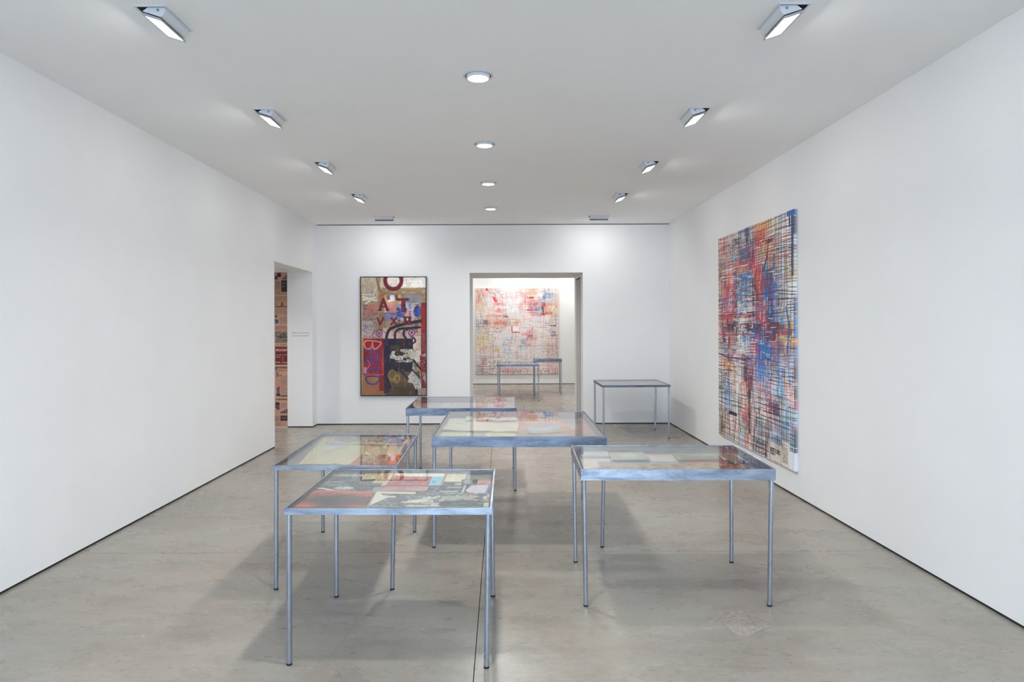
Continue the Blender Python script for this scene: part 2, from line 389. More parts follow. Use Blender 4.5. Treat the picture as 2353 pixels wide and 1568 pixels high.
def grid(rows, h, w, warp=.5, soft=True):
    g = np.array([[PAL[c] for c in r.split()] for r in rows], float); gh, gw = g.shape[:2]
    yy = (np.arange(h)[:, None] + .5) / h * gh - .5 + (sn(h, w, h / 14, w / 14) - .5) * warp * 2
    xx = (np.arange(w)[None] + .5) / w * gw - .5 + (sn(h, w, h / 14, w / 14) - .5) * warp * 2
    yy = np.clip(yy, 0, gh - 1.001); xx = np.clip(xx, 0, gw - 1.001)
    y0 = yy.astype(int); x0 = xx.astype(int); fy = (yy - y0)[..., None]; fx = (xx - x0)[..., None]
    if not soft: fy = (fy > .5) * 1.; fx = (fx > .5) * 1.
    return (g[y0, x0] * (1 - fx) + g[y0, x0 + 1] * fx) * (1 - fy) + (g[y0 + 1, x0] * (1 - fx) + g[y0 + 1, x0 + 1] * fx) * fy
def rgb(c): return np.array(PAL[c] if isinstance(c, str) else c, float)
class Cv:
    def __init__(s, w, h, bgc=(235, 232, 226)):
        s.w, s.h = w, h; s.a = np.ones((h, w, 3)) * rgb(bgc) if not isinstance(bgc, np.ndarray) else bgc.copy()
    def win(s, u0, v0, u1, v1):
        return max(0, int(u0 * s.w)), max(0, int(v0 * s.h)), min(s.w, int(math.ceil(u1 * s.w))), min(s.h, int(math.ceil(v1 * s.h)))
    def blend(s, win, mask, col):
        x0, y0, x1, y1 = win
        if x1 <= x0 or y1 <= y0: return
        s.a[y0:y1, x0:x1] = s.a[y0:y1, x0:x1] * (1 - mask[..., None]) + (rgb(col) if not (isinstance(col, np.ndarray) and col.ndim == 3) else col[y0:y1, x0:x1]) * mask[..., None]
    def rect(s, u0, v0, u1, v1, col, al=1, dry=0, dir='n', feather=0):
        W = s.win(u0, v0, u1, v1); x0, y0, x1, y1 = W
        if x1 <= x0 or y1 <= y0: return
        h, w = y1 - y0, x1 - x0; m = np.full((h, w), float(al))
        if dry:
            sy, sx = {'h': (1.5, 14), 'v': (14, 1.5), 'n': (4, 4)}[dir]
            n = sn(h, w, sy, sx) * .6 + sn(h, w, sy * 3, sx * 3) * .4
            m *= np.clip((n - dry * .75) * 5 + .5, 0, 1)
        if feather:
            fx = np.clip(np.minimum(np.arange(w) + .5, w - np.arange(w) - .5) / (feather * s.w), 0, 1)[None]
            fy = np.clip(np.minimum(np.arange(h) + .5, h - np.arange(h) - .5) / (feather * s.w), 0, 1)[:, None]
            m *= fx * fy
        s.blend(W, m, col)
    def line(s, pts, wd, col, al=1, dry=0):
        P = [(p[0] * s.w, p[1] * s.h) for p in pts]; r = wd / 2
        for (ax, ay), (bx, by) in zip(P[:-1], P[1:]):
            x0 = max(0, int(min(ax, bx) - r - 2)); x1 = min(s.w, int(max(ax, bx) + r + 3)); y0 = max(0, int(min(ay, by) - r - 2)); y1 = min(s.h, int(max(ay, by) + r + 3))
            if x1 <= x0 or y1 <= y0: continue
            X = np.arange(x0, x1)[None] + .5; Y = np.arange(y0, y1)[:, None] + .5; dx, dy = bx - ax, by - ay; L = dx * dx + dy * dy + 1e-9
            t = np.clip(((X - ax) * dx + (Y - ay) * dy) / L, 0, 1); d = np.hypot(X - ax - t * dx, Y - ay - t * dy)
            m = np.clip(r + .5 - d, 0, 1) * al
            if dry: m = m * np.clip((sn(y1 - y0, x1 - x0, 3, 3) - dry * .7) * 5 + .5, 0, 1)
            s.blend((x0, y0, x1, y1), m, col)
    def curve(s, pts, wd, col, al=1, dry=0, n=7):
        P = [pts[0]] + list(pts) + [pts[-1]]; o = []
        for i in range(1, len(P) - 2):
            for k in range(n):
                t = k / n; o.append(tuple(.5 * (2 * P[i][j] + (P[i + 1][j] - P[i - 1][j]) * t + (2 * P[i - 1][j] - 5 * P[i][j] + 4 * P[i + 1][j] - P[i + 2][j]) * t * t + (3 * P[i][j] - P[i - 1][j] - 3 * P[i + 1][j] + P[i + 2][j]) * t ** 3) for j in (0, 1)))
        s.line(o + [pts[-1]], wd, col, al, dry)
    def ell(s, u, v, ru, rv, col, al=1, soft=.08, ring=None, dry=0):
        W = s.win(u - ru * 1.2, v - rv * 1.2, u + ru * 1.2, v + rv * 1.2); x0, y0, x1, y1 = W
        if x1 <= x0 or y1 <= y0: return
        X = ((np.arange(x0, x1)[None] + .5) / s.w - u) / ru; Y = ((np.arange(y0, y1)[:, None] + .5) / s.h - v) / rv
        d = np.hypot(X, Y); m = np.clip((1 - d) / soft + .5, 0, 1)
        if ring: m = m * np.clip((d - ring) / soft + .5, 0, 1)
        if dry: m = m * np.clip((sn(y1 - y0, x1 - x0, 3, 3) - dry * .75) * 5 + .5, 0, 1)
        s.blend(W, m * al, col)
    def poly(s, pts, col, al=1, dry=0):
        us = [p[0] for p in pts]; vs = [p[1] for p in pts]; W = s.win(min(us), min(vs), max(us), max(vs)); x0, y0, x1, y1 = W
        if x1 <= x0 or y1 <= y0: return
        X = ((np.arange(x0, x1)[None] + .5) / s.w) * np.ones((y1 - y0, 1)); Y = ((np.arange(y0, y1)[:, None] + .5) / s.h) * np.ones((1, x1 - x0)); ins = np.zeros(X.shape, bool)
        for i in range(len(pts)):
            (ax, ay), (bx, by) = pts[i], pts[(i + 1) % len(pts)]
            if ay == by: continue
            ins ^= ((ay > Y) != (by > Y)) & (X < (bx - ax) * (Y - ay) / (by - ay) + ax)
        m = ins * float(al)
        if dry: m = m * np.clip((sn(y1 - y0, x1 - x0, 4, 4) - dry * .75) * 5 + .5, 0, 1)
        s.blend(W, m, col)
    def scrib(s, u0, v0, u1, v1, cols, n, ln, wd, d='h', al=.9):
        for _ in range(n):
            u, v = random.uniform(u0, u1), random.uniform(v0, v1); q = random.uniform(.4, 1) * ln; wob = random.uniform(-.15, .15) * q
            pts = [(u - q / 2, v - wob / 2), (u, v + random.uniform(-.1, .1) * q * .3), (u + q / 2, v + wob / 2)] if d == 'h' else [(u - wob * .4, v - q / 2), (u + wob * .2, v), (u + wob * .4, v + q / 2)]
            s.line(pts, random.uniform(.5, 1) * wd, random.choice(cols), al * random.uniform(.7, 1), .25)
    def blocks(s, u0, v0, u1, v1, cols, n, du, dv, al=.8, dry=.3):
        for _ in range(n):
            u, v = random.uniform(u0, u1), random.uniform(v0, v1); a, b = du * random.uniform(.3, 1), dv * random.uniform(.3, 1); c = random.choice(cols)
            if random.random() < .5: s.rect(max(u0, u - a / 2), max(v0, v - b / 2), min(u1, u + a / 2), min(v1, v + b / 2), c, al, dry, random.choice('hvn'))
            else: s.poly([(min(max(u + random.uniform(-.5, .5) * a, u0), u1), min(max(v + random.uniform(-.5, .5) * b, v0), v1)) for _ in range(5)], c, al, dry)
    def speck(s, u0, v0, u1, v1, cols, thr=.6, cell=2.0, al=1):
        W = s.win(u0, v0, u1, v1); x0, y0, x1, y1 = W
        if x1 <= x0 or y1 <= y0: return
        for c in cols:
            m = np.clip((sn(y1 - y0, x1 - x0, cell, cell) - thr) * 8, 0, 1) * al; s.blend(W, m, c)
    def textlines(s, u0, v0, u1, v1, n, col=(110, 106, 104), wd=.55, al=.7):
        for i in range(n):
            v = v0 + (v1 - v0) * (i + .5) / n; e = u1 if random.random() > .15 else u0 + (u1 - u0) * random.uniform(.4, .9)
            W = s.win(u0, v - wd / n * (v1 - v0) / 2, e, v + wd / n * (v1 - v0) / 2); x0, y0, x1, y1 = W
            if x1 <= x0 or y1 <= y0: continue
            s.blend(W, np.clip(sn(y1 - y0, x1 - x0, 9, 1.6) * 1.6 - .15, 0, 1) * al, col)
    def net(s, rows, nh, nv, wh, wv, sag=.008, al=.95, jit=.35, mixr=.55, cols='kkkrrdnb', cut=.22):
        """hand drawn grid of wavy lines; the colour of a line follows a coarse map of stroke colours"""
        C = grid(rows, s.h, s.w, .9, False)
        for horiz, n, wd in ((False, nv, wv), (True, nh, wh)):
            L, S = (s.w, s.h) if horiz else (s.h, s.w)
            for i in range(n):
                c = (i + .5 + random.uniform(-jit, jit)) / n * S
                wob = (sn(1, L, 1, L / 5)[0] - .5) * 2 * sag * S + (sn(1, L, 1, L / 26)[0] - .5) * 1.0 + (math.sin(i * .35) * sag * S * .6) * np.sin(np.linspace(0, 3, L))
                th = wd * random.uniform(.55, 1.25) * (.7 + .6 * sn(1, L, 1, L / 12)[0])
                pres = np.clip((sn(1, L, 1, L / 9)[0] - cut) * 6, 0, 1) * al * random.uniform(.7, 1)
                own = rgb(random.choice(cols)); use = (sn(1, L, 1, L / 7)[0] < mixr)
                yc = c + wob; base = np.floor(yc).astype(int); idx = np.arange(L)
                K = int(wd) + 2
                for k in range(-K, K + 1):
                    p = base + k; ok = (p >= 0) & (p < S); pc = np.clip(p, 0, S - 1)
                    cov = np.clip(th / 2 + .5 - np.abs(p + .5 - yc), 0, 1) * pres * ok
                    yy, xx = (pc, idx) if horiz else (idx, pc)
                    cc = np.where(use[:, None], C[yy, xx], own[None])
                    s.a[yy, xx] = s.a[yy, xx] * (1 - cov[:, None]) + cc * cov[:, None]
def setcol(me, cols):
    at = me.color_attributes.new('paint', 'FLOAT_COLOR', 'POINT')
    c = np.ones((len(me.vertices), 4), np.float32); c[:, :3] = cols; at.data.foreach_set('color', c.ravel())
def gridfaces(W, H, off=0):
    i = np.arange((H - 1) * (W - 1)); r = i // (W - 1); c = i % (W - 1); a = r * W + c + off
    return np.stack([a, a + W, a + W + 1, a + 1], 1)
def quadmesh(name, V, Fq):
    me = bpy.data.meshes.new(name); me.vertices.add(len(V)); me.vertices.foreach_set('co', np.asarray(V, np.float32).ravel())
    me.loops.add(len(Fq) * 4); me.loops.foreach_set('vertex_index', np.asarray(Fq, np.int32).ravel())
    me.polygons.add(len(Fq)); me.polygons.foreach_set('loop_start', np.arange(len(Fq), dtype=np.int32) * 4)
    me.polygons.foreach_set('loop_total', np.full(len(Fq), 4, np.int32)); me.update(calc_edges=True); return me
def skirt(W, H, off):
    """indices round the border of a W x H grid, so a rim can be hung on it"""
    top = [c for c in range(W)]; rt = [r * W + W - 1 for r in range(1, H)]; bt = [(H - 1) * W + c for c in range(W - 2, -1, -1)]; lf = [r * W for r in range(H - 2, 0, -1)]
    return top + rt + bt + lf
def canvas_mesh(name, arr, wm, hm, th):
    """stretched canvas facing -y, bottom centre at the origin, the paint carried round its edges"""
    H, W = arr.shape[:2]
    X = np.linspace(-wm / 2, wm / 2, W)[None].repeat(H, 0); Z = np.linspace(hm, 0, H)[:, None].repeat(W, 1)
    V = np.stack([X, np.full_like(X, -th), Z], -1).reshape(-1, 3); Fq = gridfaces(W, H)
    rim = skirt(W, H, 0); R = V[rim].copy(); R[:, 1] = 0; n = len(rim); o = len(V)
    q = [(rim[i], rim[(i + 1) % n], o + (i + 1) % n, o + i) for i in range(n)]
    V = np.concatenate([V, R]); Fq = np.concatenate([Fq, np.array(q)])
    me = quadmesh(name, V, Fq); cols = lin(arr.reshape(-1, 3)); setcol(me, np.concatenate([cols, cols[rim] * .5 + .5 * lin((225, 228, 235))])); return me
def sheet(name, label, cat, z, px, cv, group=None, rag=0, lift=None, th=.0012, mat=None, parent=None):
    """a printed sheet lying at height z; px = its far-left, far-right, near-right, near-left corners"""
    P = [np.array(atz(*p, z)[:2]) for p in px]; H, W = cv.a.shape[:2]
    u = np.linspace(0, 1, W)[None, :, None]; v = np.linspace(0, 1, H)[:, None, None]
    uu = u.repeat(H, 0); vv = v.repeat(W, 1)
    if rag:
        a = (sn(1, W, 1, W / 9)[0] + .5 * sn(1, W, 1, W / 24)[0])[None, :, None] * rag; b = (sn(1, W, 1, W / 9)[0] + .5 * sn(1, W, 1, W / 24)[0])[None, :, None] * rag
        vv = a + vv * (1 - a - b)
        a = sn(1, H, 1, H / 7)[0][:, None, None] * rag * .5; b = sn(1, H, 1, H / 7)[0][:, None, None] * rag * .5
        uu = a + uu * (1 - a - b)
    XY = (P[0] * (1 - uu) + P[1] * uu) * (1 - vv) + (P[3] * (1 - uu) + P[2] * uu) * vv
    c = XY.reshape(-1, 2).mean(0)
    Z = np.full((H, W), th)
    if lift is not None: Z = Z + lift(uu[..., 0], vv[..., 0])
    V = np.concatenate([XY - c, Z[..., None]], -1).reshape(-1, 3); Fq = gridfaces(W, H)
    rim = skirt(W, H, 0); R = V[rim].copy(); R[:, 2] -= th; n = len(rim); o = len(V)
    q = [(rim[i], rim[(i + 1) % n], o + (i + 1) % n, o + i) for i in range(n)]
    V2 = V.copy(); V2[:, 2] -= th
    me = quadmesh(name, np.concatenate([V, R]), np.concatenate([Fq, np.array(q)]))
    cols = lin(cv.a.reshape(-1, 3)); setcol(me, np.concatenate([cols, cols[rim]]))
    ob = link(name, me, parent, mat or M_PAPER, (c[0], c[1], z)); return tag(ob, label, cat, group)
def lettering(text, size, mat, parent, M, name='lettering', bold=0, flipx=False, flipy=False, depth=.0004, align='LEFT'):
    cu = bpy.data.curves.new('text', 'FONT'); cu.body = text; cu.size = size; cu.extrude = depth; cu.offset = bold; cu.align_x = align; cu.resolution_u = 3
    o = bpy.data.objects.new('text', cu); COL.objects.link(o); bpy.context.view_layer.update()
    me = bpy.data.meshes.new_from_object(o.evaluated_get(bpy.context.evaluated_depsgraph_get())); bpy.data.objects.remove(o)
    if flipx or flipy: me.transform(Matrix.Diagonal((-1 if flipx else 1, -1 if flipy else 1, 1, 1)))
    r = link(name, me, parent, mat); r.matrix_local = M; return r

# ------------------------------------------------------------------ paintings
def painting_right():
    c = Cv(400, 880, grid(['t t e e n t o y w w', 't t t g t r o e w w', 't p t b b p g o w e', 't o o o g g r g w y', 'e p g c b g m b w w', 'e p m g g b r n g w', 't p r g w g r b g w',
        't m g w g d r b b w', 'e e g g d b d b d o', 'e n r n g r b b g w', 'e o e g e r b e e e', 'e e w e r e g w c w', 't b e e e p e p p w', 'e l e w r e w e g c', 'e e e w e w g e b c', 'v e e w e e w e g w'], 880, 400, .7))
    c.a = c.a * .52 + np.array((238, 234, 228)) * .48
    def R(u, v, du, dv, col, al=.9, dry=.45, d='n'):
        c.rect(u - du / 2, v - dv / 2, u + du / 2, v + dv / 2, col, al * .85, min(.62, dry + .12), d)
        if du * dv > .004: c.scrib(u - du * .6, v - dv * .6, u + du * .6, v + dv * .6, [col, col, 'w', 'k'], int(du * dv * 900), .07, 3.2, 'v' if d == 'v' else 'h')
    # broad under-painting
    R(.07, .3, .1, .5, 't', .6, .3, 'v'); R(.19, .33, .22, .24, (206, 106, 112), .95, .1, 'v'); R(.16, .33, .04, .24, (150, 60, 74), .8, .2, 'v'); R(.26, .36, .06, .18, (150, 66, 66), .8, .3, 'v')
    R(.12, .33, .05, .26, (222, 128, 134), .9, .1, 'v'); R(.19, .21, .1, .08, (238, 178, 166), .9, .2, 'v')
    R(.37, .17, .2, .06, 'o', .85, .35, 'h'); R(.45, .125, .2, .07, 'b', .8, .4, 'h'); R(.4, .225, .26, .035, (40, 130, 205), .95, .25, 'h'); R(.52, .135, .1, .05, 'r', .8, .35)
    R(.52, .175, .09, .04, 'r', .95, .15); R(.62, .06, .12, .06, 'r', .8, .4); R(.45, .03, .05, .07, 'n', .9, .2, 'v'); R(.29, .045, .12, .04, 'k', .7, .5); R(.65, .03, .12, .05, 'y', .7, .4)
    R(.62, .28, .12, .2, (190, 50, 44), .85, .4, 'v'); R(.55, .3, .06, .2, (96, 40, 48), .8, .4, 'v'); R(.68, .26, .06, .16, 'b', .85, .4, 'v'); R(.73, .33, .07, .24, 'n', .85, .35, 'v'); R(.78, .32, .04, .34, (52, 92, 170), .85, .25, 'v')
    R(.28, .34, .05, .3, (44, 84, 160), .8, .35, 'v'); R(.24, .40, .1, .24, (206, 90, 84), .5, .5, 'v'); R(.4, .3, .2, .2, (70, 64, 76), .55, .6); R(.44, .36, .16, .08, 'w', .85, .55, 'h')
    R(.55, .385, .2, .05, 'w', .8, .5, 'h'); R(.60, .36, .1, .05, (64, 140, 206), .9, .35); R(.55, .43, .22, .1, (140, 30, 36), .85, .4); R(.63, .5, .26, .1, (34, 110, 196), .85, .4); R(.45, .5, .14, .05, (30, 128, 210), .85, .35, 'h')
    R(.5, .455, .36, .06, (52, 40, 66), .75, .5); R(.25, .44, .2, .06, (46, 42, 52), .8, .4); R(.1, .48, .06, .09, (34, 62, 110), .9, .12); R(.2, .45, .1, .03, (44, 48, 62), .8, .3); R(.78, .47, .14, .08, (130, 26, 34), .85, .35)
    R(.9, .455, .17, .03, 'o', .95, .15, 'h'); R(.9, .475, .16, .02, (200, 46, 30), .95, .1, 'h'); R(.9, .495, .17, .03, 'y', .9, .2, 'h'); R(.96, .44, .08, .04, (232, 190, 90), .8, .3); R(.85, .45, .1, .02, (60, 40, 30), .7, .3)
    R(.5, .53, .3, .05, 'w', .85, .5, 'h'); R(.7, .56, .2, .06, 'b', .8, .4); R(.56, .545, .14, .04, 'r', .85, .4); R(.18, .58, .03, .16, (196, 92, 40), .85, .2, 'v'); R(.19, .54, .05, .08, (150, 66, 40), .7, .3, 'v')
    R(.43, .64, .045, .12, (54, 40, 72), .9, .15, 'v'); R(.42, .61, .09, .03, 'r', .8, .4); R(.2, .65, .14, .06, (226, 190, 140), .6, .35); R(.35, .585, .12, .02, 'r', .85, .4, 'h'); R(.6, .6, .3, .05, (54, 98, 178), .6, .5)
    R(.86, .64, .09, .05, (56, 120, 210), .7, .5); R(.12, .74, .16, .16, (150, 180, 214), .45, .5, 'h'); R(.6, .70, .3, .05, 'p', .6, .4, 'h'); R(.95, .80, .1, .11, (146, 208, 232), .75, .25); R(.50, .69, .04, .09, (110, 30, 44), .85, .25, 'v')
    R(.78, .785, .12, .05, 'n', .8, .35); R(.72, .76, .08, .07, (200, 84, 50), .6, .4); R(.1, .90, .18, .1, (118, 124, 92), .6, .45); R(.26, .905, .16, .04, 'w', .85, .2); R(.48, .83, .03, .2, 'k', .85, .2, 'v'); R(.66, .9, .22, .12, (92, 120, 160), .35, .6, 'v')
    c.net(['d r k k n d r k k n', 'r r n k n r r k k n', 'k b r r b r v o k n', 'k r o o b r r n k n', 'k r r b b k r b k n', 'n b r b b r r b k n', 'k r r w k b r k n b', 'r r k w w k d n d b', 'k n k w b r b n r o', 'r n r w n r b b d b',
           'k o k w r b b b k r', 'k k r w r b r b b r', 'k n k k r k r k k r', 'b b k k r r k k n r', 'k r r k k r k r n k', 'k k v b r k k k k n'], 104, 78, 2.5, 2.0, .005, .95, .42, .62, 'kkkkrrdnbw', .16)
    for _ in range(420): c.line([(u := random.random(), v := random.random() * .93), (u + random.uniform(.02, .07), v + random.uniform(-.003, .003))] if random.random() < .5 else [(u := random.random(), v := random.random() * .93), (u, v + random.uniform(.01, .04))], random.uniform(1.5, 3), 'w', .85, .25)
    # heavier strokes on top
    c.line([(.73, .085), (.72, .13), (.70, .17), (.66, .215)], 5, (60, 20, 40)); c.rect(.69, .085, .78, .10, 'k', .9, .4); c.line([(.70, .10), (.79, .085)], 3, 'n')
    for i in range(9): c.line([(.02 + random.random() * .4, .08 + i * .012), (.6 + random.random() * .3, .075 + i * .012), (.99, .085 + i * .012)], 2.2, random.choice('rrdk'), .85, .2)
    for v in (.36, .368, .377, .41, .418, .427, .52, .531, .545, .556, .57): c.line([(.24 + random.random() * .08, v + .006), (.35, v + .002), (.45, v + .003), (.56, v)], 2.2, 'w', .95, .15)
    for v in (.395, .402, .409, .485, .49): c.line([(.0, v), (.12, v + .004), (.3, v - .004), (.5, v)], 2.6, 'r', .85, .2)
    c.line([(.92, .37), (.95, .44), (.93, .55)], 6, (36, 84, 140), .9, .3); c.line([(.985, 0), (.985, .25)], 9, 'n', .9, .2); c.line([(.955, 0), (.96, .06)], 6, 'n'); c.rect(.93, 0, 1, .02, (20, 96, 170), .9, .3)
    for u in (.60, .66, .62, .84, .95): c.line([(u, .45), (u - .01, .6), (u + .005, .68)], 3, (34, 110, 200), .8, .2)
    c.line([(.0, .585), (.16, .6), (.34, .598), (.44, .6)], 6, (44, 62, 130), .9, .2); c.line([(.47, .66), (.48, .86)], 4, 'k', .9, .1); c.rect(.17, .86, .3, .875, 'k', .9, .2)
    # printed newspaper scraps low on the right
    c.rect(.73, .925, .87, .995, (226, 216, 200), .95); c.textlines(.74, .945, .86, .975, 3, 'k', .7, 1); c.rect(.87, .90, .955, .998, (230, 222, 208), .95); c.textlines(.875, .91, .93, .985, 12, (70, 66, 66), .5, .8)
    c.textlines(.52, .93, .7, .995, 14, (60, 60, 70), .5, .8); c.rect(.945, .93, 1, 1, (238, 240, 248), .95)
    c.line([(.29, .89), (.26, .95)], 4, (70, 90, 60), .8, .2); c.line([(.33, .885), (.36, .94)], 4, (70, 90, 60), .8, .2)
    for _ in range(28):
        u = random.uniform(.02, .93); v = random.uniform(.88, .93); c.line([(u, v), (u, v + random.uniform(.03, .09))], 1.5, random.choice(['r', 'k', 'b', 'v']), .8)
    return c
def painting_back():
    c = Cv(430, 450, grid(['t w t p g w t o e l e', 't w l p w w r r t b t', 'o w w p w w r r b o t', 'e y w p l w w p r o y', 'e e p p l y w w w e d', 'g o o o w e w w w w e', 'g g w l w w w p w g t', 'y y w e c w r p w e t',
        'y y l w l w c o l t t', 'e e y l w l w l w e g', 'l t e e w e e w e g t', 'g e w e e g w e e p t', 'g g w e p g e p w w p'], 450, 430, .8))
    c.a = c.a * .36 + np.array((246, 242, 240)) * .64
    def R(u, v, du, dv, col, al=.8, dry=.45, d='n'):
        if col != 'w' and du * dv < .004: c.rect(u - du / 2, v - dv / 2, u + du / 2, v + dv / 2, col, al, dry, d)
        else: c.rect(u - du / 2, v - dv / 2, u + du / 2, v + dv / 2, col, al * .6, min(.66, dry + .2), d)
        if col != 'w': c.scrib(u - du / 2, v - dv / 2, u + du / 2, v + dv / 2, [col, 'w', 'g', 't'], int(du * dv * 2600), .035, 1.7, 'v' if d == 'v' else 'h')
    R(.07, .1, .14, .22, (196, 140, 108), .6, .35, 'v'); R(.06, .1, .06, .1, (150, 100, 80), .4, .4); R(.22, .035, .16, .06, (150, 110, 130), .5, .45, 'h'); R(.3, .09, .16, .08, (200, 140, 120), .5, .4, 'h')
    R(.15, .16, .08, .1, 'w', .9, .2); R(.2, .15, .06, .14, 'w', .8, .3); R(.07, .22, .14, .12, (240, 220, 196), .6, .3)
    R(.25, .24, .09, .14, (236, 90, 100), .75, .45); R(.23, .30, .18, .06, (248, 196, 186), .9, .2, 'h'); R(.28, .32, .22, .03, (220, 60, 80), .7, .5, 'h'); R(.45, .16, .12, .18, 'w', .85, .25); R(.42, .09, .1, .06, (180, 200, 216), .7, .4)
    R(.66, .07, .12, .12, (204, 120, 90), .55, .5, 'v'); R(.66, .11, .08, .02, (150, 30, 36), .85, .3, 'h'); R(.71, .19, .14, .12, (200, 70, 60), .7, .5); R(.87, .085, .07, .06, (80, 120, 196), .85, .3); R(.83, .1, .03, .04, (120, 90, 160), .8, .3)
    R(.82, .19, .04, .05, (210, 50, 44), .9, .2); R(.81, .25, .025, .07, (50, 40, 44), .85, .3, 'v'); R(.81, .305, .05, .02, (130, 40, 34), .9, .2, 'h'); R(.745, .25, .06, .04, (60, 110, 176), .85, .3); R(.66, .255, .08, .015, (190, 50, 60), .85, .3, 'h'); R(.88, .29, .08, .035, (224, 80, 60), .7, .4, 'h')
    R(.93, .2, .1, .16, (230, 190, 150), .4, .5); R(.89, .2, .1, .05, 'o', .4, .5, 'h')
    R(.24, .39, .38, .06, (186, 120, 70), .65, .4, 'h'); R(.32, .41, .2, .02, (226, 80, 40), .9, .3, 'h'); R(.14, .37, .05, .12, (200, 90, 50), .75, .35, 'v'); R(.12, .40, .06, .06, (84, 90, 120), .7, .4); R(.5, .38, .1, .06, (240, 180, 80), .8, .3); R(.48, .41, .06, .03, (226, 110, 50), .8, .3)
    R(.37, .33, .04, .02, (44, 74, 120), .85, .3, 'h'); R(.39, .42, .07, .04, (150, 180, 210), .8, .3); R(.65, .38, .4, .12, 'w', .85, .25); R(.45, .25, .12, .06, 'w', .8, .3); R(.06, .42, .1, .08, (110, 110, 130), .5, .5); R(.14, .47, .06, .1, (110, 140, 170), .5, .5, 'v')
    R(.28, .48, .08, .05, 'w', .95, .15); R(.94, .44, .07, .02, (80, 30, 50), .9, .25, 'h'); R(.62, .54, .14, .03, (226, 70, 90), .7, .5, 'h'); R(.66, .56, .06, .02, (60, 24, 34), .85, .4); R(.68, .59, .12, .04, (220, 120, 90), .7, .5); R(.94, .53, .05, .05, (100, 110, 190), .7, .4); R(.94, .57, .1, .06, (150, 100, 84), .6, .5)
    R(.12, .62, .2, .2, (214, 206, 150), .45, .5); R(.26, .72, .05, .03, (190, 180, 60), .75, .3); R(.45, .60, .05, .08, (200, 130, 130), .4, .5); R(.57, .62, .06, .06, (130, 190, 226), .6, .4); R(.35, .70, .04, .16, (196, 214, 240), .6, .4, 'v'); R(.45, .72, .14, .24, (248, 244, 240), .7, .3)
    R(.93, .74, .14, .18, (150, 140, 124), .5, .4); R(.97, .66, .04, .1, (196, 60, 60), .5, .5, 'v'); R(.1, .84, .06, .1, (140, 80, 80), .6, .4, 'v'); R(.72, .7, .2, .2, (250, 248, 250), .6, .3)
    c.net(['t d m g g m m v g k g', 'r t m d g r r r n b t', 't g r r g g r d b k r', 't g r r g g d r n r y', 'n o r n y g g r g g d', 'k o o r o r p g g m k', 'n t k g r r r m g r t', 'v y r p g r d r g t m', 'y v g g m g b o g t n',
           'g r m y b d m g g v r', 'n d g t g d g r g m r', 'k r k r g g m r g r m', 'k d k n r m d g r k m'], 150, 140, 1.15, 1.15, .003, .6, .4, .75, 'rtgtgmwww', .45)
    for _ in range(420):
        u, v = random.random(), random.random(); L = random.uniform(.02, .12)
        c.line([(u, v), (u + L, v)] if random.random() < .5 else [(u, v), (u, v + L)], random.uniform(1, 2.2), 'w', .85, .3)
    c.speck(0, 0, 1, 1, [(150, 130, 120), (246, 244, 242), (200, 140, 130)], .78, 2.2, .6); c.speck(0, .93, 1, 1, ['k', 'g', 'r', 'w'], .72, 3, .7); c.speck(.24, .455, .32, .52, ['k'], .66, 3, .8); c.speck(.15, .84, .27, .94, ['k'], .72, 3, .9)
    c.rect(.125, .003, .148, .028, (222, 44, 48)); c.line([(.438, .44), (.438, .512), (.525, .512)], 4, (222, 36, 40)); c.rect(.45, .45, .52, .50, (246, 244, 244), .9)
    c.poly([(.2, .1), (.24, .105), (.27, .16), (.23, .165)], (236, 70, 84), .9); c.line([(.21, .02), (.32, .13), (.36, .14)], 4, 'w', .9); c.line([(.13, .265), (.24, .29), (.32, .3)], 7, (250, 220, 204), .95)
    for u, v0, v1, col in ((.085, .83, 1, 'r'), (.075, .9, .97, 'r'), (.39, .9, 1, 'r'), (.21, .6, .8, 'm'), (.6, .66, .95, 'g'), (.57, .8, .9, 'd'), (.62, .58, .84, (110, 120, 180)), (.165, .9, 1, 'k')): c.line([(u, v0), (u, v1)], 1.6, col, .75, .2)
    for v, u0, u1, col in ((.905, .0, .3, 'r'), (.67, .52, .98, (220, 110, 90)), (.885, .0, .12, 'r'), (.80, .2, .35, 'r')): c.line([(u0, v), (u1, v)], 1.8, col, .75, .2)
    return c
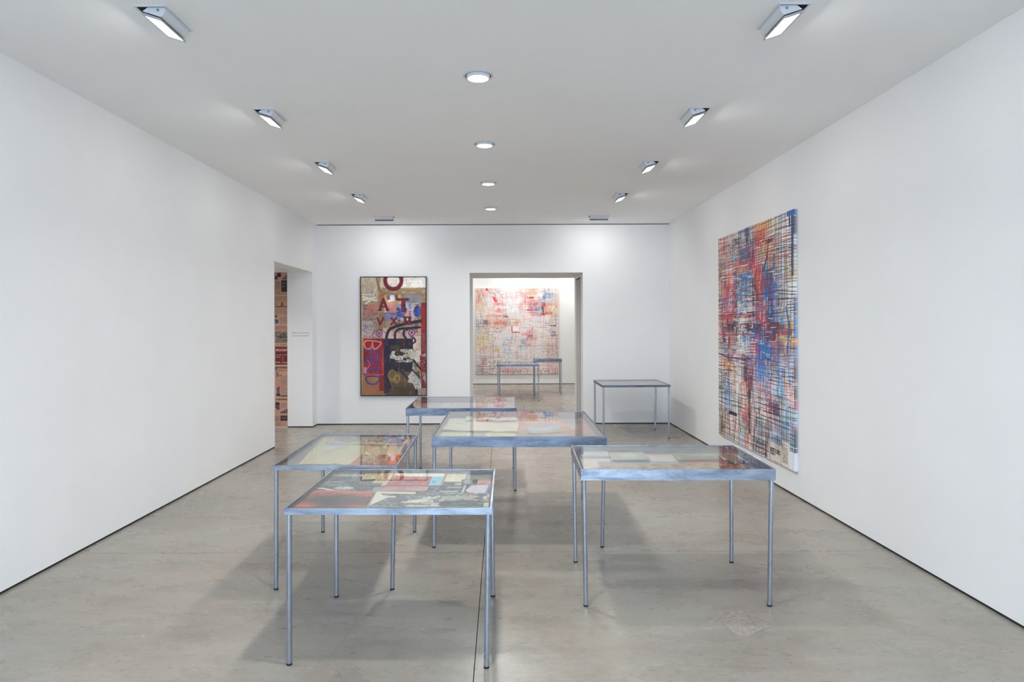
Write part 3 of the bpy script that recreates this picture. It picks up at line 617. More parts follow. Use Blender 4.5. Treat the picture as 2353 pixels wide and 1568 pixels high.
def painting_left():
    c = Cv(300, 545, (166, 140, 110)); MAR = (116, 26, 48); NAV = (40, 38, 68)
    R = lambda u0, v0, u1, v1, col, al=1, dry=0, d='n': c.rect(u0, v0, u1, v1, col, al, dry, d)
    R(0, 0, .3, .23, (168, 146, 116)); R(0, 0, .26, .2, (214, 204, 190), .6, .45, 'v'); R(.3, 0, 1, .14, (206, 192, 172)); R(.4, .0, 1, .09, (236, 228, 216), .9, .35, 'h'); R(.55, .03, 1, .08, (250, 248, 244), .8, .5, 'h')
    c.line([(.24, 0), (.27, .08), (.36, .2)], 9, (124, 98, 66), .8, .3); R(.3, .09, 1, .16, (150, 120, 84), .8, .4, 'h'); R(.28, .14, .4, .24, (178, 104, 66), .6, .3)
    R(.36, .15, .62, .22, (222, 176, 104), .9, .2); c.poly([(.4, .16), (.5, .15), (.53, .2), (.42, .21)], (232, 232, 236)); R(.4, .155, .45, .19, (60, 80, 150), .8, .3); R(.53, .15, .57, .2, (50, 60, 130), .8, .3)
    R(.63, .15, .92, .23, (140, 146, 158), .9, .1); R(.36, .22, .88, .37, (206, 178, 166)); R(.40, .22, .56, .3, (216, 140, 130), .8, .3); R(.36, .3, .62, .37, (90, 104, 160), .8, .4); R(.56, .22, .8, .36, (176, 190, 212), .9, .15)
    R(.55, .26, .72, .34, (62, 74, 160), .8, .35); c.ell(.87, .29, .06, .05, (60, 86, 168), .95); R(.66, .3, .74, .36, (232, 200, 90), .7, .4); R(.7, .27, .78, .33, (226, 140, 160), .7, .4)
    R(.27, .22, .36, .5, (160, 134, 104), .9, .2, 'v'); R(.02, .23, .27, .37, (176, 150, 138)); c.textlines(.03, .23, .26, .38, 22, (90, 60, 60), .5, .8)
    for k in range(6): c.line([(.06 + k * .03, .33 - k * .006), (.12 + k * .025, .235)], 5, (222, 128, 120), .85, .2)
    R(.02, .37, .18, .51, (196, 182, 176), .95, .1); c.textlines(.03, .37, .17, .51, 26, (110, 90, 96), .5, .7); c.line([(.03, .40), (.1, .42), (.03, .45), (.1, .47)], 3, (84, 120, 180), .9)
    R(.18, .36, .36, .44, (170, 138, 106)); c.textlines(.27, .3, .38, .45, 22, (100, 74, 56), .45, .7); c.line([(.16, .43), (.2, .38), (.25, .4), (.2, .42)], 3, (70, 110, 180), .9)
    R(.34, .43, .92, .52, (196, 166, 150)); c.textlines(.48, .38, .56, .5, 14, (120, 90, 90), .5, .6); c.textlines(.84, .38, .92, .62, 30, (120, 90, 90), .5, .6); R(.8, .5, .92, .64, (206, 186, 170))
    R(.925, .22, 1, .46, (134, 30, 30)); c.textlines(.93, .225, .995, .45, 20, (196, 60, 40), .5, .6); R(.925, .46, 1, 1, (118, 44, 46)); c.textlines(.93, .47, .995, .63, 16, (190, 120, 110), .5, .6)
    # diamond-shaped dark ground, red panel, brown base
    R(.35, .52, .8, .8, (46, 40, 46)); R(.35, .8, .9, 1, (92, 76, 54)); R(.35, .78, .8, .93, (112, 92, 62), .8, .35); R(.02, .52, .37, .83, (150, 30, 34)); R(.0, .52, .035, 1, (170, 140, 104))
    R(.02, .83, .37, 1, (158, 116, 84)); R(.28, .8, .39, .96, (126, 26, 26), .9, .25, 'v')
    for k in range(14): c.line([(.07 + k * .022, .86 + random.random() * .03), (.07 + k * .022, 1)], 1.6, (140, 50, 40), .7)
    for k in range(30): c.line([(.36 + k * .018, .88 + random.random() * .05), (.36 + k * .018, 1)], 1.5, (60, 48, 34), .7)
    c.textlines(.1, .56, .34, .83, 22, (196, 70, 66), .3, .6); c.line([(.07, .82), (.34, .825), (.34, .6)], 2, (226, 150, 140), .8, .2)
    c.blocks(.38, .52, .8, .63, [(24, 24, 36), (70, 40, 50), (86, 66, 54), NAV], 40, .14, .06); c.blocks(.44, .61, .9, .73, [(206, 196, 178), (190, 180, 160), (60, 52, 46), (226, 220, 206)], 90, .1, .035, .85, .4); c.blocks(.38, .72, .8, .8, [(24, 24, 36), (60, 50, 44), NAV], 40, .12, .05); c.speck(.44, .6, .9, .76, [(40, 36, 36)], .72, 3, .8)
    c.poly([(.80, .72), (.83, .80), (.88, .84), (.92, .9), (.93, .97), (.84, .96), (.8, .9), (.72, .89), (.72, .84), (.78, .8)], (200, 196, 190), .98); c.poly([(.72, .64), (.92, .62), (.92, .72), (.8, .7), (.74, .68)], (216, 210, 200), .9, .2)
    c.poly([(.92, .66), (1, .64), (1, .9), (.94, .85)], (200, 190, 186), .7, .4); c.poly([(.9, .66), (1, .68), (1, .8), (.92, .82)], (124, 24, 40), .9, .35); c.textlines(.8, .75, .86, .84, 20, (120, 116, 112), .4, .7); c.speck(.72, .7, 1, .97, [(70, 60, 60)], .74, 3, .8)
    R(.83, .95, .87, 1, NAV); R(.87, .94, 1, 1, (170, 160, 144), .8, .3)
    # navy script strokes
    c.curve([(.92, .373), (.66, .398), (.5, .425), (.43, .45), (.395, .5), (.40, .56), (.455, .62), (.40, .66)], 13, NAV, .97, .08)
    c.curve([(.92, .36), (.68, .385), (.5, .415)], 3.5, (60, 50, 60), .9); c.curve([(.92, .425), (.71, .432), (.58, .442), (.53, .468), (.525, .515), (.575, .56)], 10, NAV, .97, .05)
    c.curve([(.77, .437), (.68, .447), (.655, .484), (.70, .53), (.73, .6)], 10, NAV, .97, .05); c.curve([(.76, .5), (.82, .52), (.835, .545), (.79, .56), (.775, .545)], 8, NAV, .97); c.rect(.345, .52, .44, .98, NAV, .9, .5, 'v'); c.curve([(.44, .6), (.38, .66), (.42, .72), (.4, .84), (.45, .93)], 10, NAV, .9, .2)
    c.line([(.5, .72), (.62, .8), (.72, .86)], 10, (58, 44, 84), .95, .1); c.line([(.66, .72), (.78, .78), (.9, .85)], 8, (52, 46, 60), .95, .2); c.line([(.8, .7), (.92, .78)], 9, (50, 24, 40), .95); c.ell(.48, .83, .07, .05, (140, 120, 70), .8, ring=.6)
    c.ell(.55, .86, .05, .04, (150, 130, 80), .7, ring=.5)
    # eyes
    for u, v in ((.28, .475), (.78, .47)):
        c.poly([(u - .11, v + .02), (u - .05, v - .025), (u + .04, v - .028), (u + .1, v), (u + .04, v + .032), (u - .05, v + .034)], (206, 166, 176)); c.line([(u - .11, v + .02), (u - .05, v - .027), (u + .04, v - .03), (u + .1, v)], 2, (60, 30, 40))
        c.ell(u, v, .056, .032, (110, 90, 150)); c.ell(u, v, .04, .023, (150, 120, 176)); c.ell(u, v, .03, .017, (226, 150, 70)); c.ell(u, v, .014, .009, (20, 16, 30))
    # hand painted capitals
    c.ell(.5, .028, .155, .09, MAR, 1, .04, ring=.62)
    def A(x, y, s, w): c.line([(x - s * .8, y + s), (x, y - s), (x + s * .8, y + s)], w, MAR); c.line([(x - s * .45, y + s * .3), (x + s * .45, y + s * .3)], w * .8, MAR)
    c.line([(.29, .278), (.345, .185), (.41, .278)], 12, MAR); c.line([(.31, .25), (.39, .25)], 8, MAR); c.rect(.26, .27, .33, .28, MAR); c.rect(.38, .27, .44, .28, MAR)
    c.rect(.56, .178, .74, .2, MAR); c.rect(.62, .178, .68, .29, MAR); c.rect(.64, .27, .70, .285, MAR)
    c.line([(.255, .345), (.295, .40), (.345, .345)], 8, MAR); c.line([(.465, .345), (.545, .40)], 9, MAR); c.line([(.545, .345), (.465, .40)], 9, MAR)
    c.rect(.66, .34, .70, .405, MAR); c.rect(.73, .34, .77, .405, MAR); c.rect(.65, .335, .78, .345, MAR); c.rect(.68, .368, .75, .38, MAR); c.rect(.65, .395, .78, .402, MAR)
    # chalky strokes and BREED down the red panel
    CH = (226, 220, 208)
    c.line([(.03, .145), (.2, .15), (.22, .1)], 6, CH, .95, .15); c.line([(.03, .165), (.24, .2)], 7, CH, .95, .15); c.line([(.04, .19), (.22, .17), (.07, .225)], 6, CH, .95, .15)
    PK = (226, 140, 144); BL = (54, 74, 156)
    c.curve([(.3, .548), (.18, .538), (.07, .54), (.05, .575), (.09, .605), (.15, .6), (.175, .56)], 6, PK, .95, .15); c.curve([(.175, .545), (.19, .6), (.24, .602), (.3, .57), (.3, .548)], 7, PK, .95, .15)
    c.curve([(.07, .622), (.17, .628), (.27, .628)], 7, BL, .95, .12); c.curve([(.27, .63), (.275, .672), (.22, .69), (.17, .67), (.165, .635)], 6, BL, .95, .12); c.curve([(.17, .65), (.12, .67), (.08, .69)], 6, BL, .95, .12)
    for v in (.705, .77): c.curve([(.08, v + .004), (.17, v), (.26, v + .004)], 7, BL, .95, .12); c.curve([(.09, v), (.085, v + .04)], 5, BL); c.curve([(.17, v), (.172, v + .035)], 5, BL); c.curve([(.255, v), (.265, v + .048)], 6, BL)
    c.curve([(.08, .843), (.18, .838), (.27, .845), (.27, .88), (.2, .905), (.11, .895), (.075, .865), (.08, .843)], 6, (60, 60, 130), .95, .12)
    c.line([(.1, .7), (.14, .74), (.08, .78)], 3, PK, .9); c.rect(.04, .76, .08, .82, (230, 190, 190), .7, .5)
    for _ in range(260):
        u, v = random.random(), random.random(); L = random.uniform(.01, .05); c.line([(u, v), (u + random.uniform(-.3, .3) * L, v + L)], random.uniform(.8, 2), random.choice([(120, 92, 62), (200, 184, 160), (70, 56, 50), (226, 216, 200)]), .45, .35)
    sh = (sn(545, 300, 3, 3) * .16 + sn(545, 300, 40, 30) * .22 + .78)[..., None]; c.a = np.clip((c.a - 120) * 1.1 * sh + 118 * sh, 0, 255)
    return c
PR = painting_right(); PB = painting_back(); PLc = painting_left()
pr = tag(link('grid_painting', canvas_mesh('grid_painting', PR.a, 2.262, 2.50, .035), None, M_PAINT, (XR - .0008, 7.625, .252)), 'large tall canvas of blue, red and black hand-drawn grid on the right wall', 'painting')
pr.rotation_euler = (0, 0, -PI / 2)
pb = tag(link('grid_painting', canvas_mesh('grid_painting', PB.a, 2.325, 2.425, .04), None, M_PAINT, (.43, YB3 - .0008, .283)), 'pale square canvas with fine red and grey grid, seen through the middle doorway', 'painting')
lettering('Sorry', .17, flat('white_lettering_paint', (246, 244, 242), .6), pb, Matrix.Translation((-.62, -.0412, 1.94)) @ Matrix.Rotation(PI / 2, 4, 'X'), bold=.004, flipy=True)
lp = empty('framed_collage', (-1.811, YB - .0005, .482)); tag(lp, 'black-framed dark collage of letters, painted eyes and newsprint on the back wall', 'framed painting')
Wp, Hp = 1.108, 1.998; m = MB()
for a, b in (((-Wp / 2, -.045, 0), (-Wp / 2 + .008, 0, Hp)), ((Wp / 2 - .008, -.045, 0), (Wp / 2, 0, Hp)), ((-Wp / 2 + .008, -.045, 0), (Wp / 2 - .008, 0, .008)), ((-Wp / 2 + .008, -.045, Hp - .008), (Wp / 2 - .008, 0, Hp))):
    MB().box(a, b).obj('frame_bar', M_FRAME, lp)
cvm = link('canvas', canvas_mesh('collage', PLc.a, Wp - .024, Hp - .024, .036), lp, M_PAINT, (0, 0, .012))
for txt, sz, u, v in (('Tory campaign', .082, .565, .225), ('goods n', .075, .66, .225), ('on social', .09, .735, .222), ("May's U-turn", .094, .83, .225)):
    M = Matrix.Translation(((u - .5) * (Wp - .024), -.0372, (1 - v) * (Hp - .024))) @ Matrix.Rotation(PI / 2, 4, 'X') @ Matrix.Rotation(-PI / 2, 4, 'Z')
    lettering(txt, sz, M_INKB, cvm, M, name='newspaper_headline', bold=0)
# vinyl notice on the reveal of the side doorway
ws = empty('wall_notice', (-3.305, Y2 - .0005, 1.55)); tag(ws, 'two lines of small grey vinyl lettering on the white reveal of the left doorway', 'wall text')
for i, s in enumerate(('Please watch your step as', 'you enter the installation')):
    lettering(s, .0275, M_INK, ws, Matrix.Translation((.157, 0, -.012 - i * .048)) @ Matrix.Rotation(PI / 2, 4, 'X'), align='RIGHT', depth=.0003)
# newsprint pasted on the wall of the side room
nw = MB().box((-6.0, Y2 + .012, 0), (XLo, Y2 + .1, HD)).obj('wall_newspaper', M_WALL); tag(nw, kind='structure')
NP = (192, 148, 124)
def news_page(k, wm, hm):
    W, H = 84, int(84 * hm / wm); c = Cv(W, H, NP); c.a *= (sn(H, W, 30, 30)[..., None] * .08 + .95)
    if k == 0: c.rect(.05, .02, .93, .97, NP); [c.rect(.62 + i * .1, .8 - i * .16, .68 + i * .1, .95, (50, 48, 78)) for i in range(4)]; c.rect(.2, .1, .5, .6, (40, 40, 60)); c.rect(.02, .5, .2, .95, (60, 50, 60))
    elif k == 1: c.textlines(.03, .05, .45, .6, 16); c.rect(.52, .02, 1, .78, (52, 42, 42)); c.rect(.6, .2, .9, .24, (120, 100, 90)); c.rect(.6, .42, .75, .44, (190, 160, 140)); c.textlines(.03, .7, .45, .95, 6); c.textlines(.52, .86, .95, .95, 2, (60, 50, 50))
    elif k == 2: c.textlines(.03, .1, .3, .48, 10); c.textlines(.36, .1, .62, .48, 10); c.textlines(.68, .1, .95, .48, 10); c.poly([(.45, .88), (.5, .55), (.58, .52), (.66, .6), (.7, .85)], (140, 70, 50)); c.rect(.05, .86, .97, .98, (92, 96, 104), .9, .4); c.rect(.1, .9, .5, .96, (170, 70, 60), .8, .4); c.rect(.02, .6, .2, .8, (120, 110, 104), .6, .5)
    elif k == 3: c.textlines(.03, .03, .3, .4, 10); c.textlines(.36, .03, .62, .4, 10); c.textlines(.68, .03, .97, .4, 10); c.ell(.1, .8, .2, .12, (40, 74, 150)); c.ell(.1, .5, .08, .06, (40, 40, 60)); c.textlines(.36, .55, .62, .95, 9); c.textlines(.68, .55, .97, .95, 9)
    elif k == 4: c.textlines(.03, .06, .95, .24, 3, (70, 60, 60)); c.rect(0, .3, 1, .78, (124, 110, 96)); c.scrib(0, .3, 1, .78, ['k', (60, 70, 84), (190, 176, 150)], 60, .3, 3); c.ell(.6, .5, .2, .1, (60, 56, 56), ring=.6); c.rect(0, .78, 1, .8, (60, 50, 50)); c.textlines(.4, .84, .95, .97, 4); c.line([(.2, .84), (.2, .96), (.3, .96)], 2, (70, 60, 60))
    elif k == 5: c.a[:] = rgb((104, 34, 42)); c.textlines(.05, .1, .97, .26, 1, (220, 170, 150), .8, 1); c.textlines(.05, .44, .97, .47, 1, (220, 170, 150), 1, 1); c.rect(.03, .56, .42, .58, (206, 150, 130)); [c.ell(.62, .58 + i * .1, .03, .02, (226, 190, 170)) for i in range(3)]; c.rect(.03, .84, .42, .88, (206, 150, 130)); c.rect(.58, .86, .98, .9, (206, 150, 130))
    elif k == 6: c.textlines(.1, .06, .98, .12, 1, (60, 50, 50), .9, 1); c.textlines(.05, .15, .98, .2, 2, (70, 60, 60)); c.rect(.02, .06, .12, .16, (60, 84, 104)); c.line([(.1, .24), (.2, .3), (.14, .36)], 5, (40, 40, 46)); c.rect(.24, .32, .55, .35, (110, 96, 90)); c.rect(0, .37, 1, .375, (90, 76, 70)); c.textlines(.5, .4, .98, .92, 24); c.poly([(.1, .74), (.36, .66), (.36, .8), (.2, .84)], (140, 50, 50)); c.poly([(.12, .98), (.14, .8), (.36, .78), (.36, .98)], (60, 110, 130)); c.rect(.1, .9, .4, .98, (50, 46, 50), .9, .3); c.rect(.46, .96, 1, .99, (60, 40, 40)); c.line([(.44, .38), (.44, 1)], 1, (120, 96, 84))
    elif k == 7: c.textlines(.05, .1, .98, .18, 1, (60, 50, 50), .9, 1); c.rect(.0, .3, .34, .62, (56, 50, 60)); c.rect(.0, .46, .34, .56, (150, 60, 50)); c.rect(.14, .56, .34, .7, (54, 70, 120)); c.textlines(.46, .34, .9, .6, 8); [c.rect(.42 + i * .15, .82 - i * .05, .52 + i * .15, .9, (56, 54, 100)) for i in range(4)]
    else: c.rect(.42, .05, 1, .5, (62, 54, 54)); c.textlines(.03, .05, .36, .5, 7); c.textlines(.1, .7, .5, .9, 3); c.rect(.55, .2, .95, .3, (110, 90, 84))
    return c
cuts = [(HD - .002, 2.415), (2.413, 2.165), (2.163, 1.96), (1.958, 1.68), (1.678, 1.32), (1.318, 1.025), (1.023, .50), (.498, .20), (.198, .012)]
for k, (zt, zb) in enumerate(cuts):
    for colx in range(3):
        x1 = XLo - .002 - colx * .34; kk = k if colx == 0 else (k * 5 + colx * 3 + 1) % 9
        wm = .335 if colx else .20; x1 = XLo - .002 if colx == 0 else XLo - .206 - (colx - 1) * .34
        cv = news_page(kk, wm, zt - zb); me = canvas_mesh('newspaper_page', cv.a, wm, zt - zb, .002)
        link('newspaper_page', me, nw, M_NEWS, (x1 - wm / 2, Y2 + .0115, zb))

# ------------------------------------------------------------------ vitrine tables
LR = .0135
def inset(Q, d):
    """offset a counter-clockwise quad inwards by d"""
    n = len(Q); L = []
    for i in range(n):
        a, b = Vector(Q[i]), Vector(Q[(i + 1) % n]); t = (b - a).normalized(); nn = Vector((-t.y, t.x)); L.append((a + nn * d, t))
    out_ = []
    for i in range(n):
        (p, t), (q, s) = L[i - 1], L[i]; den = t.x * s.y - t.y * s.x; k = ((q.x - p.x) * s.y - (q.y - p.y) * s.x) / den; out_.append(tuple(p + t * k))
    return out_
def table(label, Q, top, ap, feet=(None,) * 4, group='steel display tables', steelm=None):
    """Q: corners front-left, front-right, back-right, back-left; the box apron is ap deep; feet are measured leg positions"""
    c = (sum(q[0] for q in Q) / 4, sum(q[1] for q in Q) / 4)
    r = empty('display_table', (c[0], c[1], 0)); tag(r, label, 'table', group)
    Q = [(x - c[0], y - c[1]) for x, y in Q]; I = inset(Q, .010); zb = top - ap
    for k in range(4):
        j = (k + 1) % 4
        MB().prism([Q[k], Q[j], I[j], I[k]], zb, top).obj('apron_rail', steelm or M_STEEL, r)
    MB().prism(I, zb + .001, zb + .004).obj('tray', M_TRAY, r)
    Gq = inset(I, .003)
    MB().prism(Gq, top - .0065, top - .0015).obj('glass_top', M_GLASS, r)
    Lq = inset(I, .0); L2 = inset(I, .009); m = MB()
    for k in range(4): m.prism([Lq[k], Lq[(k + 1) % 4], L2[(k + 1) % 4], L2[k]], top - .011, top - .0068)
    m.obj('glass_gasket', M_FRAME, r)
    TL = inset(Q, .019)
    for k in range(4):
        tp = (TL[k][0], TL[k][1], zb); ft = (feet[k][0] - c[0], feet[k][1] + LR - c[1], .005) if feet[k] else (TL[k][0], TL[k][1], .005)
        if feet[k] and abs(ft[0] - tp[0]) + abs(ft[1] - tp[1]) > .06: tp = (tp[0] * .5 + ft[0] * .5, tp[1] * .5 + ft[1] * .5, zb)
        lg = MB().tube(tp, ft, LR, 24).obj('leg', M_TUBE, r)
        MB().lathe([(.0003, .0), (LR + .0006, .0), (LR + .0006, .009), (LR - .001, .0095)], 20, (ft[0], ft[1], 0)).obj('rubber_foot', M_RUBBER, lg)
    return r
T1 = table('nearest display table, shallow tray with a dark orange photograph at its left', [(-1.049, 3.275), (-.050, 3.265), (-.042, 4.155), (-1.030, 4.175)], .777, .031,
           ((-1.042, 3.317), (-.079, 3.281), (-.060, 4.150), (-1.014, 4.150)))
T2 = table('display table left of the nearest one, holding a large cream sheet and orange print', [(-1.430, 4.245), (-.652, 4.232), (-.673, 5.468), (-1.455, 5.488)], .785, .028,
           ((-1.422, 4.272), (-.692, 4.265), (-.704, 5.455), (-1.440, 5.463)))
T3 = table('deep-sided display table in the middle, with cream sheets and a red marbled sheet', [(-.523, 5.045), (.772, 5.022), (.782, 6.51), (-.510, 6.54)], .832, .078,
           ((-.510, 5.071), (.742, 5.067), None, None), steelm=M_STEEL_DIM)
T4 = table('deep-sided display table at the right, with crumpled brown paper along its front', [(.457, 3.968), (1.585, 3.955), (1.608, 4.752), (.480, 4.765)], .813, .064,
           ((.488, 4.000), (1.565, 3.992), (1.590, 4.730), (.509, 4.745)))
T5 = table('display table behind the middle one, below the doorway, with pink and blue sheets', [(-.963, 6.815), (.146, 6.810), (.153, 7.90), (-.966, 7.93)], .829, .075, steelm=M_STEEL_DIM)
T6 = table('display table standing alone in the right back corner of the room', [(1.450, 9.87), (2.445, 9.905), (2.470, 10.88), (1.451, 10.83)], .783, .031,
           (None, (2.423, 9.915), (2.424, 10.815), None), steelm=M_STEEL_DIM)
T7 = table('left display table in the back room, seen through the middle doorway', [(-.105, 14.95), (.819, 14.93), (.800, 16.34), (-.075, 16.36)], .800, .040, steelm=M_STEEL_DIM)
T8 = table('right display table in the back room, partly hidden behind the left one', [(.765, 16.45), (1.445, 16.45), (1.448, 16.93), (.768, 16.93)], .842, .076, steelm=M_STEEL_DIM)
# mill stamps on the galvanised steel
def stamp(text, px, py, zz, y, size, mat, flip, root):
    a, b = ray(px, py); x = a * y
    M = Matrix.Translation((x - root.location.x, y - root.location.y - .0004, zz)) @ Matrix.Rotation(PI / 2, 4, 'X')
    lettering(text, size, mat, root, M, 'mill_stamp', flipx=flip, depth=.0002)
stamp('SX08/21HARA0 R 10-E1/8-81 N1 65 2', 1706, 1090, .781, 3.956, .0165, M_STAMPL, True, T4)
stamp('1 PARK A ST A/T 00/5X 2 OE 10 19-8489 MANUFACT', 1352, 1012, .800, 5.026, .0185, M_STAMP, True, T3)
# printed line running up the near right leg
leg = (-.079, 3.281)
stp = lettering('ISO 9001/14001 SYSTEM APPROVAL', .0185, M_STAMP, T1, Matrix.Translation((leg[0] - T1.location.x - .001, leg[1] - T1.location.y - .0006, .045)) @ Matrix.Rotation(math.radians(1.3), 4, 'Y') @ Matrix.Rotation(PI / 2, 4, 'X') @ Matrix.Rotation(PI / 2, 4, 'Z'), 'mill_stamp', depth=.0003)

# ------------------------------------------------------------------ things lying in the tables
def photo(w, h, cols, cell=7, base=(70, 76, 84)):
    c = Cv(w, h, base)
    c.blocks(0, 0, 1, 1, cols, 70, .3, .22, .8, .25)
    for i, q in enumerate(cols): c.speck(0, 0, 1, 1, [q], .66 + .02 * i, cell * (.7 - .1 * i), .7)
    return c
DK = [(52, 56, 66), (96, 104, 112), (226, 222, 208), (150, 158, 160)]
z1 = .777 - .026; s_ = .0013
G1 = 'papers in the nearest display table'
c = Cv(90, 46, (206, 200, 186)); c.speck(0, 0, 1, 1, [(120, 122, 128), (236, 230, 216)], .55, 4, .8); c.rect(0, 0, .1, 1, (238, 236, 226)); c.rect(.12, .1, .3, .95, (176, 140, 132), .6, .3); c.rect(.75, .1, .9, .9, (110, 118, 170), .6, .3); c.textlines(.35, .1, .7, .9, 7); c.rect(.1, .85, 1, 1, (236, 230, 214))
sheet('newspaper_page', 'newspaper page at the far left corner inside the nearest display table', 'newspaper', z1, [(770, 1081.5), (842, 1081.5), (832, 1099), (753, 1099)], c, G1)
c = photo(110, 70, [(44, 52, 62), (86, 96, 108), (150, 160, 166)], 9, (64, 72, 82)); c.ell(.52, .78, .16, .1, (226, 214, 196), .9, dry=.2); c.rect(.0, .35, .14, .55, (206, 172, 146), .8, .3); c.rect(.2, .36, .4, .46, (170, 166, 160), .8, .3); c.rect(.3, .30, .6, .34, (120, 150, 190), .5, .4); c.line([(.02, .82), (.2, .84), (.4, .95), (.6, .98)], 5, (226, 222, 208)); c.rect(0, .8, .08, 1, (220, 214, 196), .8, .3)
sheet('photograph', 'dark grey-blue photograph behind the orange one, nearest table', 'photograph', z1 + s_, [(760, 1095), (872, 1096), (852, 1132), (708, 1129)], c, G1)
c = Cv(90, 60, (228, 212, 184)); c.textlines(.03, .06, .97, .55, 12, (190, 172, 146), .5, .8); c.poly([(0, .6), (.7, .55), (.66, 1), (0, 1)], (72, 74, 66)); c.speck(0, .6, .66, 1, [(120, 124, 112), (50, 52, 48), (150, 154, 150)], .6, 5, .8)
sheet('newspaper_page', 'beige text page with a dark picture below, nearest table', 'newspaper', z1 + 2 * s_, [(842, 1084), (898, 1083), (884, 1117), (822, 1117)], c, G1)
c = Cv(60, 60, (230, 206, 176)); c.rect(.28, 0, .36, 1, (184, 110, 84), .9); c.textlines(.5, .05, .9, .95, 14, (190, 160, 130), .5, .7); c.line([(.62, .3), (.5, .7)], 2.5, (120, 60, 50)); c.rect(.86, 0, 1, 1, (236, 222, 196)); c.rect(.05, 0, .16, .2, (84, 84, 130)); c.rect(0, .85, .7, 1, (84, 74, 96))
sheet('magazine', 'open beige magazine with a red margin line, nearest table', 'magazine', z1 + 3 * s_, [(884, 1083.5), (909, 1083.5), (886, 1117), (850, 1117)], c, G1, th=.003)
c = Cv(150, 44, (236, 222, 190)); c.textlines(.02, .1, .98, .9, 8, (214, 200, 172), .6, .8); c.rect(.84, 0, .86, 1, (244, 232, 206))
sheet('newspaper_page', 'long cream newspaper page at the far edge inside the nearest table', 'newspaper', z1 + s_, [(896, 1082.5), (1076, 1082.5), (1065, 1109), (880, 1108)], c, G1)
c = Cv(120, 60, (192, 150, 150)); c.textlines(0, 0, 1, 1, 24, (206, 130, 130), .5, .6); c.rect(.3, 0, .52, 1, (176, 110, 118), .5); c.line([(.84, 0), (.8, 1)], 1.5, (230, 170, 160))
sheet('lined_page', 'pink lined page in front of the blue and white open booklet', 'paper sheet', z1 + 2 * s_, [(903, 1100), (1000, 1098), (979, 1129.5), (874, 1129.5)], c, G1)
c = Cv(130, 60, (178, 142, 106)); c.rect(.03, .06, .95, .97, (246, 244, 240)); c.rect(.03, .3, .76, .97, (176, 70, 76)); c.poly([(.04, .2), (.1, .2), (.35, .33), (.05, .33)], (230, 110, 60)); c.speck(.05, .4, .74, .95, [(150, 96, 110), (206, 170, 176)], .58, 6, .7); c.rect(.76, .3, .95, .97, (120, 206, 226)); c.textlines(.79, .62, .93, .78, 1, (60, 120, 150), .9, 1); c.textlines(.79, .4, .93, .46, 1, (90, 170, 196), .9, 1)
sheet('open_booklet', 'open booklet with white, red and light blue pages, nearest table', 'booklet', z1 + 4 * s_, [(908, 1088.5), (1028, 1088.5), (1016, 1117.5), (884, 1117.5)], c, G1, th=.003)
c = photo(110, 60, [(60, 66, 84), (104, 112, 126), (40, 44, 60)], 8, (78, 84, 98)); c.rect(.72, .12, 1, .3, (220, 216, 200), .8, .4, 'h'); c.rect(.55, .45, .95, .53, (214, 212, 206), .8, .4, 'h'); c.rect(.4, .75, .9, .85, (226, 222, 208), .8, .4, 'h'); c.rect(.0, .4, .2, .5, (190, 150, 150), .7, .3, 'h'); c.rect(.2, .1, .3, .9, (130, 160, 180), .6, .4, 'v')
sheet('photograph', 'slate blue photograph right of the pink lined page, nearest table', 'photograph', z1 + s_, [(1000, 1108), (1066, 1108), (1060, 1136), (970, 1136)], c, G1)
c = Cv(80, 50, (34, 36, 42)); c.poly([(.28, .1), (.62, .0), (.86, .02), (.84, .6), (.74, .98), (.34, .98), (.1, .7)], (216, 196, 206)); c.speck(.2, .1, .8, .9, [(236, 170, 160), (180, 190, 230)], .55, 4, .8); c.poly([(.84, .05), (.92, .06), (.8, .98), (.74, .98)], (92, 130, 186)); c.rect(0, 0, .07, 1, (196, 198, 216)); c.rect(.17, .5, .21, .6, (230, 230, 230))
sheet('photograph', 'black photograph of a pale pink crystal, nearest table', 'photograph', z1 + 2 * s_, [(1068, 1114), (1133, 1114), (1132, 1135), (1059, 1135)], c, G1)
c = photo(190, 80, DK, 8, (96, 104, 112)); c.rect(0, 0, .34, .14, (226, 214, 190)); c.poly([(.0, .0), (.0, 0), (.12, .42), (-.02, 1), (0, 1)], (230, 224, 206)); c.rect(.02, .3, .18, .4, (232, 226, 210), .9, .2); c.blocks(.25, .45, .58, 1, [(226, 220, 200), (110, 114, 116), (226, 220, 200)], 26, .16, .14, .9, .3); c.rect(.58, .28, .84, .52, (206, 202, 184), .85, .3); c.textlines(.6, .3, .82, .5, 5); c.rect(.58, .62, .95, 1, (52, 66, 68), .95, .1); c.speck(.66, .7, .95, 1, [(120, 160, 158)], .5, 6, .7); c.ell(.88, .46, .07, .05, (206, 96, 84), .9); c.rect(.94, .7, 1, 1, (226, 218, 196), .9, .2); c.speck(.85, .1, 1, .6, [(222, 216, 198), (40, 46, 56)], .56, 6, .9); c.rect(0, .96, 1, 1, (150, 152, 150), .8, .2)
sheet('photo_collage', 'large grey photo collage along the front inside the nearest table', 'photograph', z1 + 3 * s_, [(866, 1130), (1131, 1134), (1128, 1166.5), (846, 1166.5)], c, G1)
c = Cv(110, 56, (206, 96, 66)); Y = np.linspace(0, 1, 56)[:, None]; X = np.linspace(0, 1, 110)[None]
q = np.clip(1.35 - np.hypot((X - .52) / .62, (Y - .56) / .36) + (sn(56, 110, 9, 22) - .5) * .7, 0, 1)[..., None] ** .7; c.a = c.a * (1 - q) + np.array((58, 50, 58)) * q; c.speck(0, 0, 1, .3, [(226, 124, 86)], .6, 8, .6); c.rect(0, 0, .03, 1, (150, 60, 50), .8)
